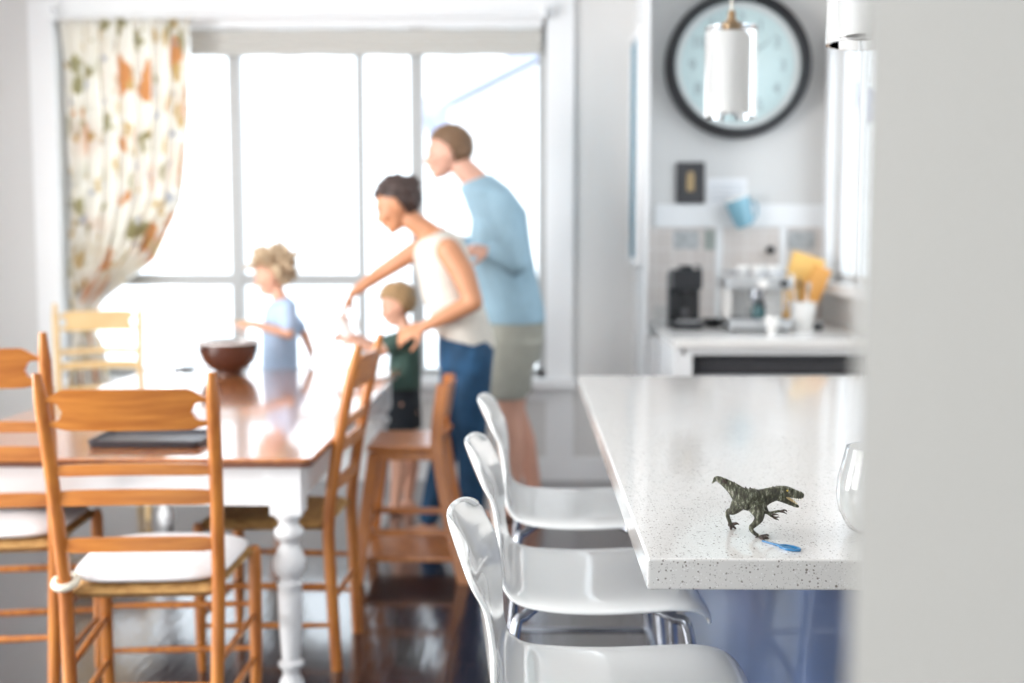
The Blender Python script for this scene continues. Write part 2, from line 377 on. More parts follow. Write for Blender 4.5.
struct('baseboard_left', 'trim', lambda b: box(b, -3.5, -3.484, -2.2, YW-.016, 0, .13), bevel=.003)
# panelled wainscot below the window
def wains(b):
    box(b, WX1-.0, WX1+.16, YW-.012, YW, .135, WZ0-.05)
struct('trim_1', 'trim', wains, bevel=.003)
# window: casing, sill, frame, mullions, panes
win = thing('window_1', '', 'window'); del win['label']; del win['category']; win['kind'] = 'structure'
def casing(b):
    box(b, WX0-.135, WX0, YW-.03, YW, WZ0-.02, WZ1+.10); box(b, WX1, WX1+.15, YW-.03, YW, WZ0-.02, WZ1+.10)
    box(b, WX0, WX1, YW-.03, YW, WZ1, WZ1+.10)
    box(b, WX0-.16, WX1+.17, YW-.05, YW, WZ1+.10, WZ1+.135)
part('window_casing', 'trim', win, casing, bevel=.004, smooth=False)
part('window_sill', 'trim', win, lambda b: (box(b, WX0-.15, WX1+.17, YW-.09, YW+.155, WZ0-.045, WZ0+.006), box(b, WX0-.13, WX1+.15, YW-.02, YW, WZ0-.12, WZ0-.045)), bevel=.005, smooth=False)
FY0, FY1 = YW+.07, YW+.12
def wframe(b):
    box(b, WX0, WX0+.05, FY0, FY1, WZ0, WZ1); box(b, WX1-.045, WX1, FY0, FY1, WZ0, WZ1)
    box(b, WX0, WX1, FY0, FY1, WZ1-.05, WZ1); box(b, WX0, WX1, FY0, FY1, WZ0, WZ0+.05)
part('window_frame', 'frame', win, wframe, bevel=.003, smooth=False)
for x, w in ((-1.635, .066), (-.937, .042), (-.62, .070)):
    part('mullion', 'frame', win, lambda b, x=x, w=w: box(b, x-w/2, x+w/2, FY0-.01, FY1+.01, WZ0+.05, WZ1-.05), bevel=.003, smooth=False)
part('transom', 'frame', win, lambda b: (box(b, WX0+.05, -1.66, FY0, FY1, 1.095, 1.16), box(b, -1.61, -.95, FY0, FY1, 1.095, 1.16)), bevel=.003, smooth=False)
for a, b_ in ((WX0+.05, -1.66), (-1.61, -.95), (-.925, -.645), (-.597, WX1-.045)):
    part('pane', 'pane', win, lambda b, a=a, c=b_: box(b, a, c, FY0+.02, FY0+.026, WZ0+.05, WZ1-.05), smooth=False)
# kitchen window in the right wall
kw = thing('window_2', '', 'window'); del kw['label']; del kw['category']; kw['kind'] = 'structure'
def kframe(b):
    box(b, 1.60, 1.63, KY0-.08, KY0, KZ0-.03, KZ1+.09); box(b, 1.60, 1.63, KY1, KY1+.08, KZ0-.03, KZ1+.09)
    box(b, 1.60, 1.63, KY0, KY1, KZ1, KZ1+.09)
part('window_casing', 'trim', kw, kframe, bevel=.003, smooth=False)
part('window_sill', 'trim', kw, lambda b: box(b, 1.56, 1.76, KY0-.1, KY1+.1, KZ0-.05, KZ0+.006), bevel=.004, smooth=False)
def kfr(b):
    for y0, y1, z0, z1 in ((KY0, KY0+.05, KZ0, KZ1), (KY1-.05, KY1, KZ0, KZ1), (KY0, KY1, KZ0, KZ0+.05), (KY0, KY1, KZ1-.05, KZ1), (5.86, 5.90, KZ0, KZ1)):
        box(b, 1.67, 1.71, y0, y1, z0, z1)
part('window_frame', 'trim', kw, kfr, bevel=.003, smooth=False)
part('pane', 'pane', kw, lambda b: box(b, 1.687, 1.692, KY0+.05, KY1-.05, KZ0+.05, KZ1-.05), smooth=False)

# roman blind folded up at the window head
bl = thing('roman_blind', 'oatmeal blind rolled up across the top of the big window', 'blind', (0, 0, 0))
part('headrail', 'trim', bl, lambda b: box(b, WX0+.03, WX1-.02, YW+.005, YW+.05, WZ1-.05, WZ1), bevel=.003, smooth=False)
def blind(b):
    x0, x1 = -1.86, WX1-.03
    prof = [(.01, 2.50), (.0, 2.47), (.012, 2.455), (-.004, 2.42), (.01, 2.405), (-.006, 2.37), (.02, 2.36), (.045, 2.37), (.048, 2.50)]
    n = 30; rings = []
    for i in range(n+1):
        x = x0+(x1-x0)*i/n
        rings.append([V((x, YW+.004+py, pz+.003*math.sin(i*1.3))) for py, pz in prof])
    loft(b, rings)
part('blind_cloth', 'blind', bl, blind)

# floral curtain gathered and tied back
def cloth(bm, rows, ncol, fn):
    uv = bm.loops.layers.uv.new('uv'); vs = []
    for i in range(rows+1):
        vs.append([bm.verts.new(fn(i/rows, j/ncol)) for j in range(ncol+1)])
    for i in range(rows):
        for j in range(ncol):
            f = bm.faces.new((vs[i][j], vs[i][j+1], vs[i+1][j+1], vs[i+1][j]))
            for l, (a, c) in zip(f.loops, ((i, j), (i, j+1), (i+1, j+1), (i+1, j))):
                l[uv].uv = (c/ncol*1.5, -a/rows*2.0)
def curtain(bm):
    key = [(0, -2.52, -1.80), (.25, -2.515, -1.82), (.45, -2.51, -1.88), (.62, -2.505, -2.06), (.74, -2.50, -2.34), (.80, -2.49, -2.40), (.88, -2.50, -2.34), (1, -2.52, -2.30)]
    def fn(u, v):
        for (a, x0, x1), (b, y0, y1) in zip(key, key[1:]):
            if u <= b:
                t = (u-a)/(b-a); L_, R_ = x0+(y0-x0)*t, x1+(y1-x1)*t; break
        wdt = R_-L_; amp = .045*min(1, wdt/.35)+.006
        ph = v*2*PI*8+.8*math.sin(u*5+v*4)
        z = 2.53-u*2.02
        sag = .22*math.sin(min(u/.8, 1)*PI)*v*.25
        return V((L_+wdt*v+.008*math.sin(ph*2), YW-.13+amp*math.sin(ph)+.01*math.sin(u*17+v*9), z-sag))
    cloth(bm, 60, 130, fn)
cu = thing('floral_curtain', 'cream curtain with orange and green flowers tied back at the left of the window', 'curtain', (0, 0, 0))
bm = B(); curtain(bm); o = obj('curtain_cloth', bm, 'curtain', cu)
md = o.modifiers.new('s', 'SOLIDIFY'); md.thickness = .0025
part('curtain_tie', 'cream', cu, lambda b: stube(b, [(-2.52, YW-.13, .93, .014), (-2.47, YW-.20, .915, .014), (-2.40, YW-.16, .925, .014), (-2.385, YW-.12, .94, .014), (-2.41, YW-.06, .95, .014), (-2.49, YW-.07, .945, .014), (-2.52, YW-.12, .93, .014)]))
part('curtain_rod', 'trim', cu, lambda b: tube(b, [(WX0+.01, YW-.13, 2.545), (WX1-.01, YW-.13, 2.545)], .010))
for x in (WX0+.02, WX1-.02):
    part('rod_bracket', 'trim', cu, lambda b, x=x: box(b, x-.012, x+.012, YW-.14, YW-.03, 2.535, 2.60), bevel=.002, smooth=False)

# neighbouring house seen through the right-hand pane
nh = thing('neighbour_house', 'pale neighbouring house with a bluish sloping roof outside the right window pane', 'house', (0, 0, 0))
part('wall', 'render_wall', nh, lambda b: box(b, -1.0, 4.2, 14.6, 20, -.5, 3.0), smooth=False)
def roof(b):
    a0, a1 = V((-1.35, 14.2, 2.88)), V((1.6, 14.2, 4.35)); c1 = V((4.5, 14.2, 2.88))
    sh = V((0, 6, 0)); t = V((0, 0, .16))
    for p, q in ((a0, a1), (a1, c1)):
        loft(b, [[p, q, q+t, p+t], [p+sh, q+sh, q+sh+t, p+sh+t]])
part('roof', 'roof', nh, roof, smooth=False)
part('gable', 'render_wall', nh, lambda b: loft(b, [[V((-1, 14.6, 3.0)), V((4.2, 14.6, 3.0)), V((1.6, 14.6, 4.3))], [V((-1, 19.9, 3.0)), V((4.2, 19.9, 3.0)), V((1.6, 19.9, 4.3))]]), smooth=False)
part('gutter', 'roof', nh, lambda b: tube(b, [(-1.35, 14.15, 2.86), (-1.35, 20.2, 2.86)], .06))

# ================================================================ kitchen end
struct('trim_2', 'trim', lambda b: (box(b, .70, 1.63, YW-.02, YW, 1.42, 1.545), box(b, 1.035, 1.075, YW-.016, YW, .91, 1.42), box(b, 1.385, 1.425, YW-.016, YW, .91, 1.42)), bevel=.003)
struct('trim_3', 'tile', lambda b: box(b, .66, 1.63, YW-.008, YW, .905, 1.42))
cb = thing('kitchen_cabinet', 'white kitchen base cabinet below the clock, beside the partition', 'cabinet', (0, 0, 0))
def kcab(b):
    box(b, .664, .70, 5.20, YW-.01, 0, .86); box(b, .612, .664, 5.83, YW-.01, 0, .86); box(b, 1.585, 1.62, 5.20, YW-.01, 0, .86); box(b, .70, 1.585, 6.3, YW-.01, 0, .86)
    box(b, .715, 1.585, 5.22, 6.3, .05, .085); box(b, .715, 1.585, 5.20, 5.26, .83, .86); box(b, .70, .745, 5.19, 5.26, .085, .83)
part('body', 'trim', cb, kcab, bevel=.003, smooth=False)
dw = thing('dishwasher', 'steel fronted dishwasher under the kitchen counter below the espresso machine', 'dishwasher', (0, 0, 0))
part('body', 'shadow_gap', dw, lambda b: box(b, .76, 1.56, 5.27, 5.9, .09, .82), bevel=.003, smooth=False)
part('door', 'steel', dw, lambda b: box(b, .775, 1.545, 5.245, 5.27, .11, .735), bevel=.004, smooth=False)
part('control_panel', 'charcoal', dw, lambda b: box(b, .775, 1.545, 5.243, 5.27, .745, .80), bevel=.003, smooth=False)
part('handle', 'chrome', dw, lambda b: tube(b, [(.85, 5.22, .71), (1.47, 5.22, .71)], .010))
tag(part('kitchen_worktop', 'ceramic', None, lambda b: box(b, .655, 1.625, 5.17, YW-.008, .862, .905), bevel=.006, smooth=False),
    'white kitchen worktop carrying the coffee machines under the clock', 'worktop')
# framed blue board on the partition
fb = thing('framed_board', 'tall white framed board with blue glass hung edge-on on the partition', 'board', (0, 0, 0))
part('frame', 'trim', fb, lambda b: (box(b, .545, .585, 5.86, 5.90, 1.22, 2.42), box(b, .545, .585, 6.30, 6.34, 1.22, 2.42), box(b, .545, .585, 5.90, 6.30, 1.22, 1.26), box(b, .545, .585, 5.90, 6.30, 2.38, 2.42)), bevel=.004, smooth=False)
part('panel', 'blueglass', fb, lambda b: box(b, .556, .583, 5.90, 6.30, 1.26, 2.38), smooth=False)

# wall clock
ck = thing('wall_clock', 'big round wall clock with thick dark rim and pale blue dial', 'clock', W(736, 67, YW-.001))
R = .383
part('rim', 'rim', ck, lambda b: lathe(b, [(R-.018, 0), (R+.004, 0), (R+.012, -.04), (R+.008, -.095), (R-.004, -.128), (R-.022, -.134), (R-.036, -.12), (R-.044, -.09), (R-.044, -.008)], seg=80, axis='y'))
part('dial', 'clockface', ck, lambda b: lathe(b, [(.0005, -.006), (R-.044, -.006), (R-.044, -.044), (.0005, -.044)], seg=64, axis='y'))
part('outer_ring', 'clockring', ck, lambda b: lathe(b, [(R-.075, -.0445), (R-.044, -.052), (R-.044, -.042), (R-.075, -.0442)], seg=64, axis='y'))
def text_mesh(s, size):
    c = bpy.data.curves.new('t', 'FONT'); c.body = s; c.size = size; c.extrude = .001; c.align_x = 'CENTER'; c.align_y = 'CENTER'
    o = bpy.data.objects.new('t', c); COL.objects.link(o); bpy.context.view_layer.update()
    me = bpy.data.meshes.new_from_object(o.evaluated_get(bpy.context.evaluated_depsgraph_get())); bpy.data.objects.remove(o)
    return me
for h in range(1, 13):
    bm = B(); me = text_mesh(str(h), .085); n0 = len(bm.verts); bm.from_mesh(me); bm.verts.ensure_lookup_table()
    a = 2*PI*h/12; ox, oz = math.sin(a)*.245, math.cos(a)*.245
    for v in bm.verts[n0:]:
        x, y, z = v.co; v.co = V((ox+x, -.0455-z, oz+y))
    obj('numeral', bm, 'numeral', ck, smooth=False)
def hand(b, ang, ln, w):
    d = V((math.sin(ang), 0, math.cos(ang))); n = V((d.z, 0, -d.x))
    pr = [(-.05, w*.7), (0, w), (ln*.7, w*.8), (ln, w*.2)]
    loft(b, [[d*t+n*s+V((0, -.050, 0)), d*t-n*s+V((0, -.050, 0)), d*t-n*s+V((0, -.053, 0)), d*t+n*s+V((0, -.053, 0))] for t, s in pr])
part('minute_hand', 'numeral', ck, lambda b: hand(b, math.radians(52), .23, .006), smooth=False)
part('hour_hand', 'numeral', ck, lambda b: hand(b, math.radians(-50), .15, .008), smooth=False)
part('glass_cover', 'clockglass', ck, lambda b: lathe(b, [(.0005, -.078), (R-.043, -.074), (R-.043, -.072), (.0005, -.076)], seg=64, axis='y'))

pc = thing('small_picture', 'small dark framed picture with a gold motif under the clock', 'picture', W(690, 183, YW-.001))
part('frame', 'charcoal', pc, lambda b: box(b, -.078, .078, -.02, 0, -.112, .112), bevel=.003, smooth=False)
part('motif', 'gold', pc, lambda b: (box(b, -.020, .020, -.023, -.02, -.045, .040), ball(b, (0, -.021, .045), (.018, .003, .018))), smooth=False)
cd = thing('note_card', 'white note card with rows of grey print right of the small dark picture', 'card', W(727, 192, YW-.001))
part('sheet', 'card', cd, lambda b: box(b, -.11, .11, -.006, 0, -.075, .075), bevel=.001, smooth=False)
def rows(b):
    for i in range(4):
        for j in range(9): box(b, -.09+j*.0205, -.078+j*.0205, -.0075, -.006, .03-i*.026, .042-i*.026)
part('print', 'greytext', cd, rows, smooth=False)
# decorated tiles in the splashback
for px, w, h, m, lb in ((686, .14, .10, 'tile_grey', 'pale grey patterned tile above the black coffee machine'),
                        (713, .095, .11, 'tile_green', 'sage green tile left of the white upright on the splashback'),
                        (801, .15, .10, 'tile_grey', 'grey striped tile above the yellow boards')):
    c = W(px, 240, YW-.008)
    def tl(b, c=c, w=w, h=h, m=m, px=px):
        box(b, c.x-w/2, c.x+w/2, YW-.013, YW-.008, c.z-h/2, c.z+h/2)
        if px == 801:
            for k in range(4): box(b, c.x-w/2+.012+k*.035, c.x-w/2+.03+k*.035, YW-.016, YW-.013, c.z-h/2+.01, c.z+h/2-.01)
    tag(part('decorative_tile', m, None, tl, bevel=.001, smooth=False), lb, 'tile', 'decorated tiles on the kitchen splashback')

# blue mug hanging in front of the white rail
p = W(741, 212, YW-.10)
mg = thing('blue_mug', 'light blue mug with white rim hanging tilted on the white wall rail', 'mug', p); mg.scale = (.84, .84, .9)
rt = Matrix.Rotation(math.radians(-20), 3, 'Y')
bm = B(); lathe(bm, [(.0005, -.09), (.055, -.09), (.064, -.06), (.078, .06), (.080, .085), (.074, .085), (.060, -.05), (.0005, -.075)], seg=28)
for v in bm.verts: v.co = rt @ v.co
obj('cup', bm, 'mugblue', mg)
bm = B(); lathe(bm, [(.0795, .080), (.083, .086), (.080, .097), (.073, .097), (.072, .084)], seg=28)
for v in bm.verts: v.co = rt @ v.co
obj('rim', bm, 'ceramic', mg)
part('handle', 'mugblue', mg, lambda b: stube(b, [(.06, .0, .06, .007), (.10, .02, .05, .007), (.105, .02, -.02, .007), (.055, 0, -.05, .007)]))
part('hook', 'chrome', mg, lambda b: stube(b, [(.01, .085, .10, .004), (.01, .04, .11, .004), (.01, .0, .10, .004)]))
# black hook knob
c = W(770, 250, YW-.02)
tag(part('hanging_ornament', 'black', None, lambda b: (ball(b, c+V((0, -.012, 0)), .024), stube(b, [(c.x, YW-.008, c.z, .008), (c.x, c.y-.01, c.z, .01)])), ), 'small black knob on the splashback between the white uprights', 'ornament')

# black coffee machine
cx = W(684, 326, 5.85); cx.z = .905
cm = thing('pod_coffee_machine', 'tall black coffee machine at the left end of the kitchen worktop', 'coffee machine', cx)
part('base', 'black', cm, lambda b: box(b, -.078, .078, -.14, .10, 0, .035), bevel=.008, smooth=False)
part('column', 'black', cm, lambda b: box(b, -.078, .078, .0, .10, .035, .28), bevel=.012, smooth=False)
part('brew_head', 'black', cm, lambda b: (box(b, -.074, .074, -.12, .06, .20, .298), box(b, -.035, .03, -.10, .02, .298, .318)), bevel=.012, smooth=False)
part('spout', 'charcoal', cm, lambda b: tube(b, [(0, -.07, .20), (0, -.07, .165)], [.022, .012]))
part('drip_tray', 'steel', cm, lambda b: box(b, -.05, .05, -.13, -.02, .035, .045), bevel=.003, smooth=False)
part('lever', 'charcoal', cm, lambda b: stube(b, [(.072, .02, .28, .007), (.072, -.02, .31, .007), (.05, -.05, .315, .007)]))
# cup inside
cpo = cx+V((-.0, -.075, .0455))
cpx = thing('espresso_cup', 'small dark espresso cup on the drip tray of the black coffee machine', 'cup', cpo)
part('cup', 'charcoal', cpx, lambda b: lathe(b, [(.0005, 0), (.022, 0), (.03, .03), (.033, .06), (.030, .06), (.026, .03), (.0005, .006)], seg=24))
gmp = W(662, 324, 6.05); gmp.z = .905
gm = thing('glass_mug', 'clear glass mug left of the black coffee machine', 'mug', gmp)
part('cup', 'glass', gm, lambda b: lathe(b, [(.0005, 0), (.035, 0), (.038, .10), (.035, .10), (.032, .008), (.0005, .008)], seg=24))
part('handle', 'glass', gm, lambda b: stube(b, [(-.034, 0, .085, .005), (-.06, 0, .075, .005), (-.062, 0, .04, .005), (-.034, 0, .02, .005)]))
# dark low jug between machines
jp = W(713, 325, 5.95); jp.z = .905
jg = thing('small_dish', 'low black dish between the two coffee machines', 'dish', jp)
part('dish', 'black', jg, lambda b: lathe(b, [(.0005, 0), (.04, 0), (.06, .025), (.062, .04), (.056, .04), (.04, .012), (.0005, .01)], seg=28))

# espresso machine
ex = W(755, 328, 5.72); ex.z = .905
em = thing('espresso_machine', 'chrome espresso machine in the middle of the kitchen worktop', 'espresso machine', ex)
part('base', 'steel', em, lambda b: (box(b, -.155, .150, -.16, .16, .012, .062),), bevel=.01, smooth=False)
for sx in (-1, 1):
    for sy in (-1, 1):
        part('foot', 'rubber', em, lambda b, sx=sx, sy=sy: lathe(b, [(.0005, 0), (.015, 0), (.013, .014), (.0005, .014)], (sx*.125, sy*.12, 0), 12))
part('drip_grille', 'chrome', em, lambda b: [box(b, -.14, .135, -.15+i*.022, -.138+i*.022, .062, .066) for i in range(8)], smooth=False)
part('column', 'ceramic', em, lambda b: (box(b, -.155, -.115, -.02, .16, .06, .22), box(b, -.115, .15, .06, .16, .06, .22)), bevel=.008, smooth=False)
part('head', 'steel', em, lambda b: (box(b, -.165, .150, -.13, .165, .205, .262),), bevel=.01, smooth=False)
part('cup_rail', 'chrome', em, lambda b: tube(b, [(-.15, -.11, .285), (.14, -.11, .285), (.14, .15, .285), (-.15, .15, .285), (-.15, -.11, .285)], .004, 8))
part('group_head', 'chrome', em, lambda b: lathe(b, [(.0005, .165), (.034, .165), (.036, .206), (.0005, .206)], (-.01, -.08, 0)))
pf = part('portafilter', 'chrome', em, lambda b: lathe(b, [(.0005, .135), (.02, .135), (.036, .15), (.036, .166), (.0005, .166)], (-.01, -.08, 0)))
part('grip', 'black', pf, lambda b: stube(b, [(-.01, -.11, .155, .009), (-.01, -.16, .15, .013), (-.01, -.22, .14, .015), (-.01, -.235, .138, .010)]))
part('pressure_gauge', 'ceramic', em, lambda b: lathe(b, [(.0005, -.142), (.024, -.142), (.026, -.13), (.0005, -.13)], (.01, 0, .232), 24, 'y'))
part('steam_wand', 'chrome', em, lambda b: stube(b, [(.12, -.11, .21, .005), (.125, -.13, .17, .005), (.115, -.135, .10, .005)]))
part('knob', 'black', em, lambda b: lathe(b, [(.0005, -.155), (.018, -.155), (.02, -.13), (.0005, -.13)], (.11, 0, .235), 20, 'y'))
mj = ex+V((.0, -.08, .066))
mk = thing('milk_jug', 'dark teal milk jug standing under the espresso machine spout', 'jug', mj)
part('jug', mat('teal', (.03, .10, .11), .3), mk, lambda b: lathe(b, [(.0005, 0), (.034, 0), (.036, .03), (.026, .055), (.028, .066), (.024, .064), (.03, .03), (.0005, .006)], seg=24))
part('handle', 'black', mk, lambda b: stube(b, [(-.03, 0, .055, .004), (-.052, 0, .045, .004), (-.05, 0, .02, .004), (-.034, 0, .012, .004)]))
for k, (dx, dy, lb) in enumerate(((-.07, -.02, 'white cup on top of the espresso machine, leftmost of three'), (0.0, -.04, 'white cup on top of the espresso machine, middle of three'), (.075, -.02, 'white cup on top of the espresso machine, rightmost of three'))):
    t = thing('white_cup', lb, 'cup', ex+V((dx, dy, .263)), group='cups on the espresso machine')
    part('cup', 'ceramic', t, lambda b: lathe(b, [(.0005, 0), (.022, 0), (.031, .03), (.034, .058), (.031, .058), (.026, .02), (.0005, .006)], seg=24))
    part('handle', 'ceramic', t, lambda b: stube(b, [(.03, 0, .045, .004), (.048, 0, .04, .004), (.045, 0, .02, .004), (.026, 0, .015, .004)]))
wp = W(772, 326, 5.44); wp.z = .905
wb = thing('milk_bowl', 'small white bowl on a foot at the right front of the espresso machine', 'bowl', wp)
part('bowl', 'ceramic', wb, lambda b: lathe(b, [(.0005, 0), (.020, 0), (.017, .008), (.026, .03), (.034, .06), (.037, .085), (.034, .085), (.022, .04), (.0005, .03)], seg=28))

# utensil pot and boards
up = W(802, 330, 5.66); up.z = .905
ut = thing('utensil_pot', 'white ceramic utensil pot in front of the yellow boards', 'pot', up)
part('pot', 'ceramic', ut, lambda b: lathe(b, [(.0005, 0), (.050, 0), (.058, .07), (.066, .142), (.060, .142), (.050, .02), (.0005, .01)], seg=32))
for k, (a, l, m, lb) in enumerate(((-.35, .24, 'ceramic', 'white spatula leaning left in the utensil pot'), (-.12, .22, 'wood_dark', 'brown wooden spoon in the utensil pot'), (.22, .2, 'steel', 'steel spoon leaning right in the utensil pot'))):
    b0 = up+V((-.018+.018*k, .01, .03)); d = V((a*.35, .1, 1)).normalized()
    t = thing('kitchen_utensil', lb, 'utensil', b0)
    part('shaft', m, t, lambda b, d=d, l=l: tube(b, [V((0, 0, 0)), d*l*.75], .006, 10))
    part('head', m, t, lambda b, d=d, l=l: stube(b, [(*(d*l*.72), .007), (*(d*l*.82), .022), (*(d*l*.95), .026), (*(d*l*1.05), .012)], flat=.35))
def board(name, lb, px, py, d, w, h, th, tilt, m, lean):
    pos = W(px, py, d)
    rotm = Matrix.Rotation(tilt, 3, 'Y') @ Matrix.Rotation(lean, 3, 'X')
    bm = B(); box(bm, -w/2, w/2, -th/2, th/2, 0, h)
    for v in bm.verts: v.co = rotm @ v.co
    pos.z = .907 - min(v.co.z for v in bm.verts)
    t = tag(obj(name, bm, m, None, bevel=.008, smooth=False), lb, 'cutting board'); t.location = pos
board('cutting_board', 'yellow cutting board leaning at the back, behind the utensil pot', 791, 325, 5.98, .18, .36, .02, math.radians(18), 'yellow', math.radians(-14))
board('cutting_board', 'orange cutting board leaning in front of the yellow one', 799, 325, 5.88, .10, .32, .025, math.radians(26), 'orange', math.radians(-14))
bp_ = W(779, 326, 6.1); bp_.z = .905
kb = thing('knife_block', 'brown wooden knife block between the espresso machine and the boards', 'knife block', bp_)
part('block', 'wood_dark', kb, lambda b: loft(b, [[V((-.04, -.06, 0)), V((.04, -.06, 0)), V((.04, .05, 0)), V((-.04, .05, 0))], [V((-.04, -.02, .17)), V((.04, -.02, .17)), V((.04, .09, .13)), V((-.04, .09, .13))]]), bevel=.004, smooth=False)
for k in range(3):
    part('knife_handle', 'black', kb, lambda b, k=k: tube(b, [(-.022+k*.022, .01, .155), (-.022+k*.022, -.015, .225)], .008, 10))
sp_ = W(818, 327, 5.7); sp_.z = .905
so = thing('small_jar', 'small dark jar at the right end of the kitchen worktop', 'jar', sp_)
part('jar', 'charcoal', so, lambda b: lathe(b, [(.0005, 0), (.022, 0), (.024, .035), (.0005, .036)], seg=20))
part('lid', 'steel', so, lambda b: lathe(b, [(.0005, .036), (.022, .036), (.022, .048), (.0005, .048)], seg=20))

# ================================================================ island
isl = thing('island_cabinet', 'blue painted island cabinet under the speckled counter', 'cabinet', (0, 0, 0))
part('body', 'navy', isl, lambda b: box(b, .52, 1.12, 1.72, 3.70, .10, .855), bevel=.004, smooth=False)
part('plinth', 'charcoal', isl, lambda b: box(b, .57, 1.07, 1.77, 3.65, 0, .10), smooth=False)
part('side_panel', 'navy', isl, lambda b: box(b, .512, .52, 1.73, 3.69, .11, .845), bevel=.002, smooth=False)
tag(part('island_countertop', 'quartz', None, lambda b: box(b, .167, 1.18, 1.574, 3.78, .8555, .90), bevel=.0035, smooth=False),
    'white speckled quartz island countertop with the toy dinosaur on it', 'countertop')

# glass vase on the counter behind the near wall edge
gp = V((.532, 1.715, .9005))
gv = thing('glass_vase', 'clear rounded glass vase on the counter at the near wall edge', 'vase', gp)
part('vase', 'glass', gv, lambda b: lathe(b, [(r_*.96, z_*.80) for r_, z_ in ((.0005, 0), (.035, 0), (.050, .012), (.064, .045), (.068, .075), (.066, .105), (.058, .145), (.054, .165), (.050, .165), (.054, .143), (.062, .105), (.064, .075), (.060, .047), (.047, .017), (.033, .006), (.0005, .006))], seg=56))

# ================================================================ pendants
def pendant(x, y, zb, lb):
    t = thing('glass_pendant', lb, 'pendant lamp', (x, y, zb), group='glass pendants above the island')
    h = .255; r = .075
    part('glass_shade', 'glass', t, lambda b: lathe(b, [(r-.007, 0), (r, 0), (r, h), (r-.001, h+.004), (.02, h+.008), (.02, h+.003), (r-.007, h-.004)], seg=48) )
    part('inner_shade', 'opal', t, lambda b: lathe(b, [(.035, .012), (.038, .012), (.038, h-.03), (.03, h-.012), (.012, h-.010), (.012, h-.014), (.028, h-.018), (.035, h-.034)], seg=40))
    part('socket', 'bronze', t, lambda b: lathe(b, [(.0005, h-.04), (.014, h-.04), (.016, h-.01), (.022, h+.008), (.020, h+.02), (.012, h+.026), (.010, h+.05), (.0005, h+.05)], seg=24))
    part('cord', 'cord', t, lambda b: tube(b, [(0, 0, h+.045), (0, 0, 2.755-zb)], .0035, 8))
    part('canopy', 'bronze', t, lambda b: lathe(b, [(.0005, 2.752-zb), (.02, 2.752-zb), (.055, 2.772-zb), (.055, 2.78-zb), (.0005, 2.78-zb)], seg=28))
p = W(730, 118, 3.4); pendant(p.x, 3.4, p.z, 'glass pendant lamp hanging in front of the wall clock')
p = W(868, 44, 2.15); pendant(p.x, 2.15, p.z, 'nearer glass pendant lamp at the top by the near wall edge')

# ================================================================ counter stools
def make_stool(lb):
    t = thing('counter_stool', lb, 'stool', (0, 0, 0), group='white counter stools at the island')
    path = [(-.122, .934, .140), (-.121, .929, .178), (-.110, .905, .203), (-.095, .875, .210), (-.078, .840, .203), (-.069, .785, .196), (-.060, .730, .194), (-.045, .685, .202), (-.012, .657, .212), (.05, .646, .222), (.13, .643, .226), (.21, .646, .226), (.28, .650, .222), (.325, .645, .214), (.350, .628, .200), (.354, .612, .188)]
    S = spline(path, 4); nv = 20
    bm = B(); rows = []
    for i, (x, z, hw) in enumerate(S):
        row = []
        upr = max(0, min(1, (z-.66)/.12)) if x < 0 else 0
        for j in range(nv+1):
            v = -1+2*j/nv
            e = v*v
            dx = .020*e*upr; dz = 0
            if z > .85: k_ = min(1, (z-.85)/.08)**2; dz -= .026*abs(v)**4*k_; dx += .016*e*k_
            if upr < 1: dz += .006*e*(1-upr)-.010*abs(v)**8*(1-upr)
            row.append(bm.verts.new((x+dx, v*hw, z+dz)))
        rows.append(row)
    for a, b in zip(rows, rows[1:]):
        for j in range(nv): bm.faces.new((a[j], a[j+1], b[j+1], b[j]))
    o = obj('seat_shell', bm, 'plastic', t)
    md = o.modifiers.new('s', 'SOLIDIFY'); md.thickness = .009; md.offset = 0
    md = o.modifiers.new('u', 'SUBSURF'); md.levels = 1; md.render_levels = 1
    for sy in (-1, 1):
        part('leg', 'chrome', t, lambda b, sy=sy: stube(b, [(.10, sy*.09, .631, .010), (.20, sy*.10, .629, .010), (.285, sy*.155, .612, .0105), (.318, sy*.173, .575, .011), (.345, sy*.195, .3, .011), (.375, sy*.215, .0, .011)], n=8))
        part('leg', 'chrome', t, lambda b, sy=sy: stube(b, [(.10, sy*.09, .631, .010), (.05, sy*.10, .629, .010), (.0, sy*.150, .612, .0105), (-.022, sy*.17, .575, .011), (-.045, sy*.195, .3, .011), (-.07, sy*.215, .0, .011)], n=8))
    part('seat_bracket', 'steel', t, lambda b: box(b, .06, .24, -.10, .10, .630, .640), bevel=.002, smooth=False)
    part('footrest', 'chrome', t, lambda b: tube(b, [(.352, -.200, .24), (.352, .200, .24)], .010))
    for sy in (-1, 1): part('stretcher', 'chrome', t, lambda b, sy=sy: tube(b, [(-.05, sy*.200, .24), (.352, sy*.200, .24)], .009))
    part('stretcher', 'chrome', t, lambda b: tube(b, [(-.05, -.2, .24), (-.05, .2, .24)], .009))
    return t
s0 = make_stool('white moulded counter stool nearest the camera, cut by the bottom edge'); s0.location = (.004, 1.715, 0)
dup(s0, (-.004, 2.345, 0), 0, 'white moulded counter stool, middle one of three along the island')
dup(s0, (-.006, 2.99, 0), 0, 'white moulded counter stool farthest from the camera, beside the far end of the island')

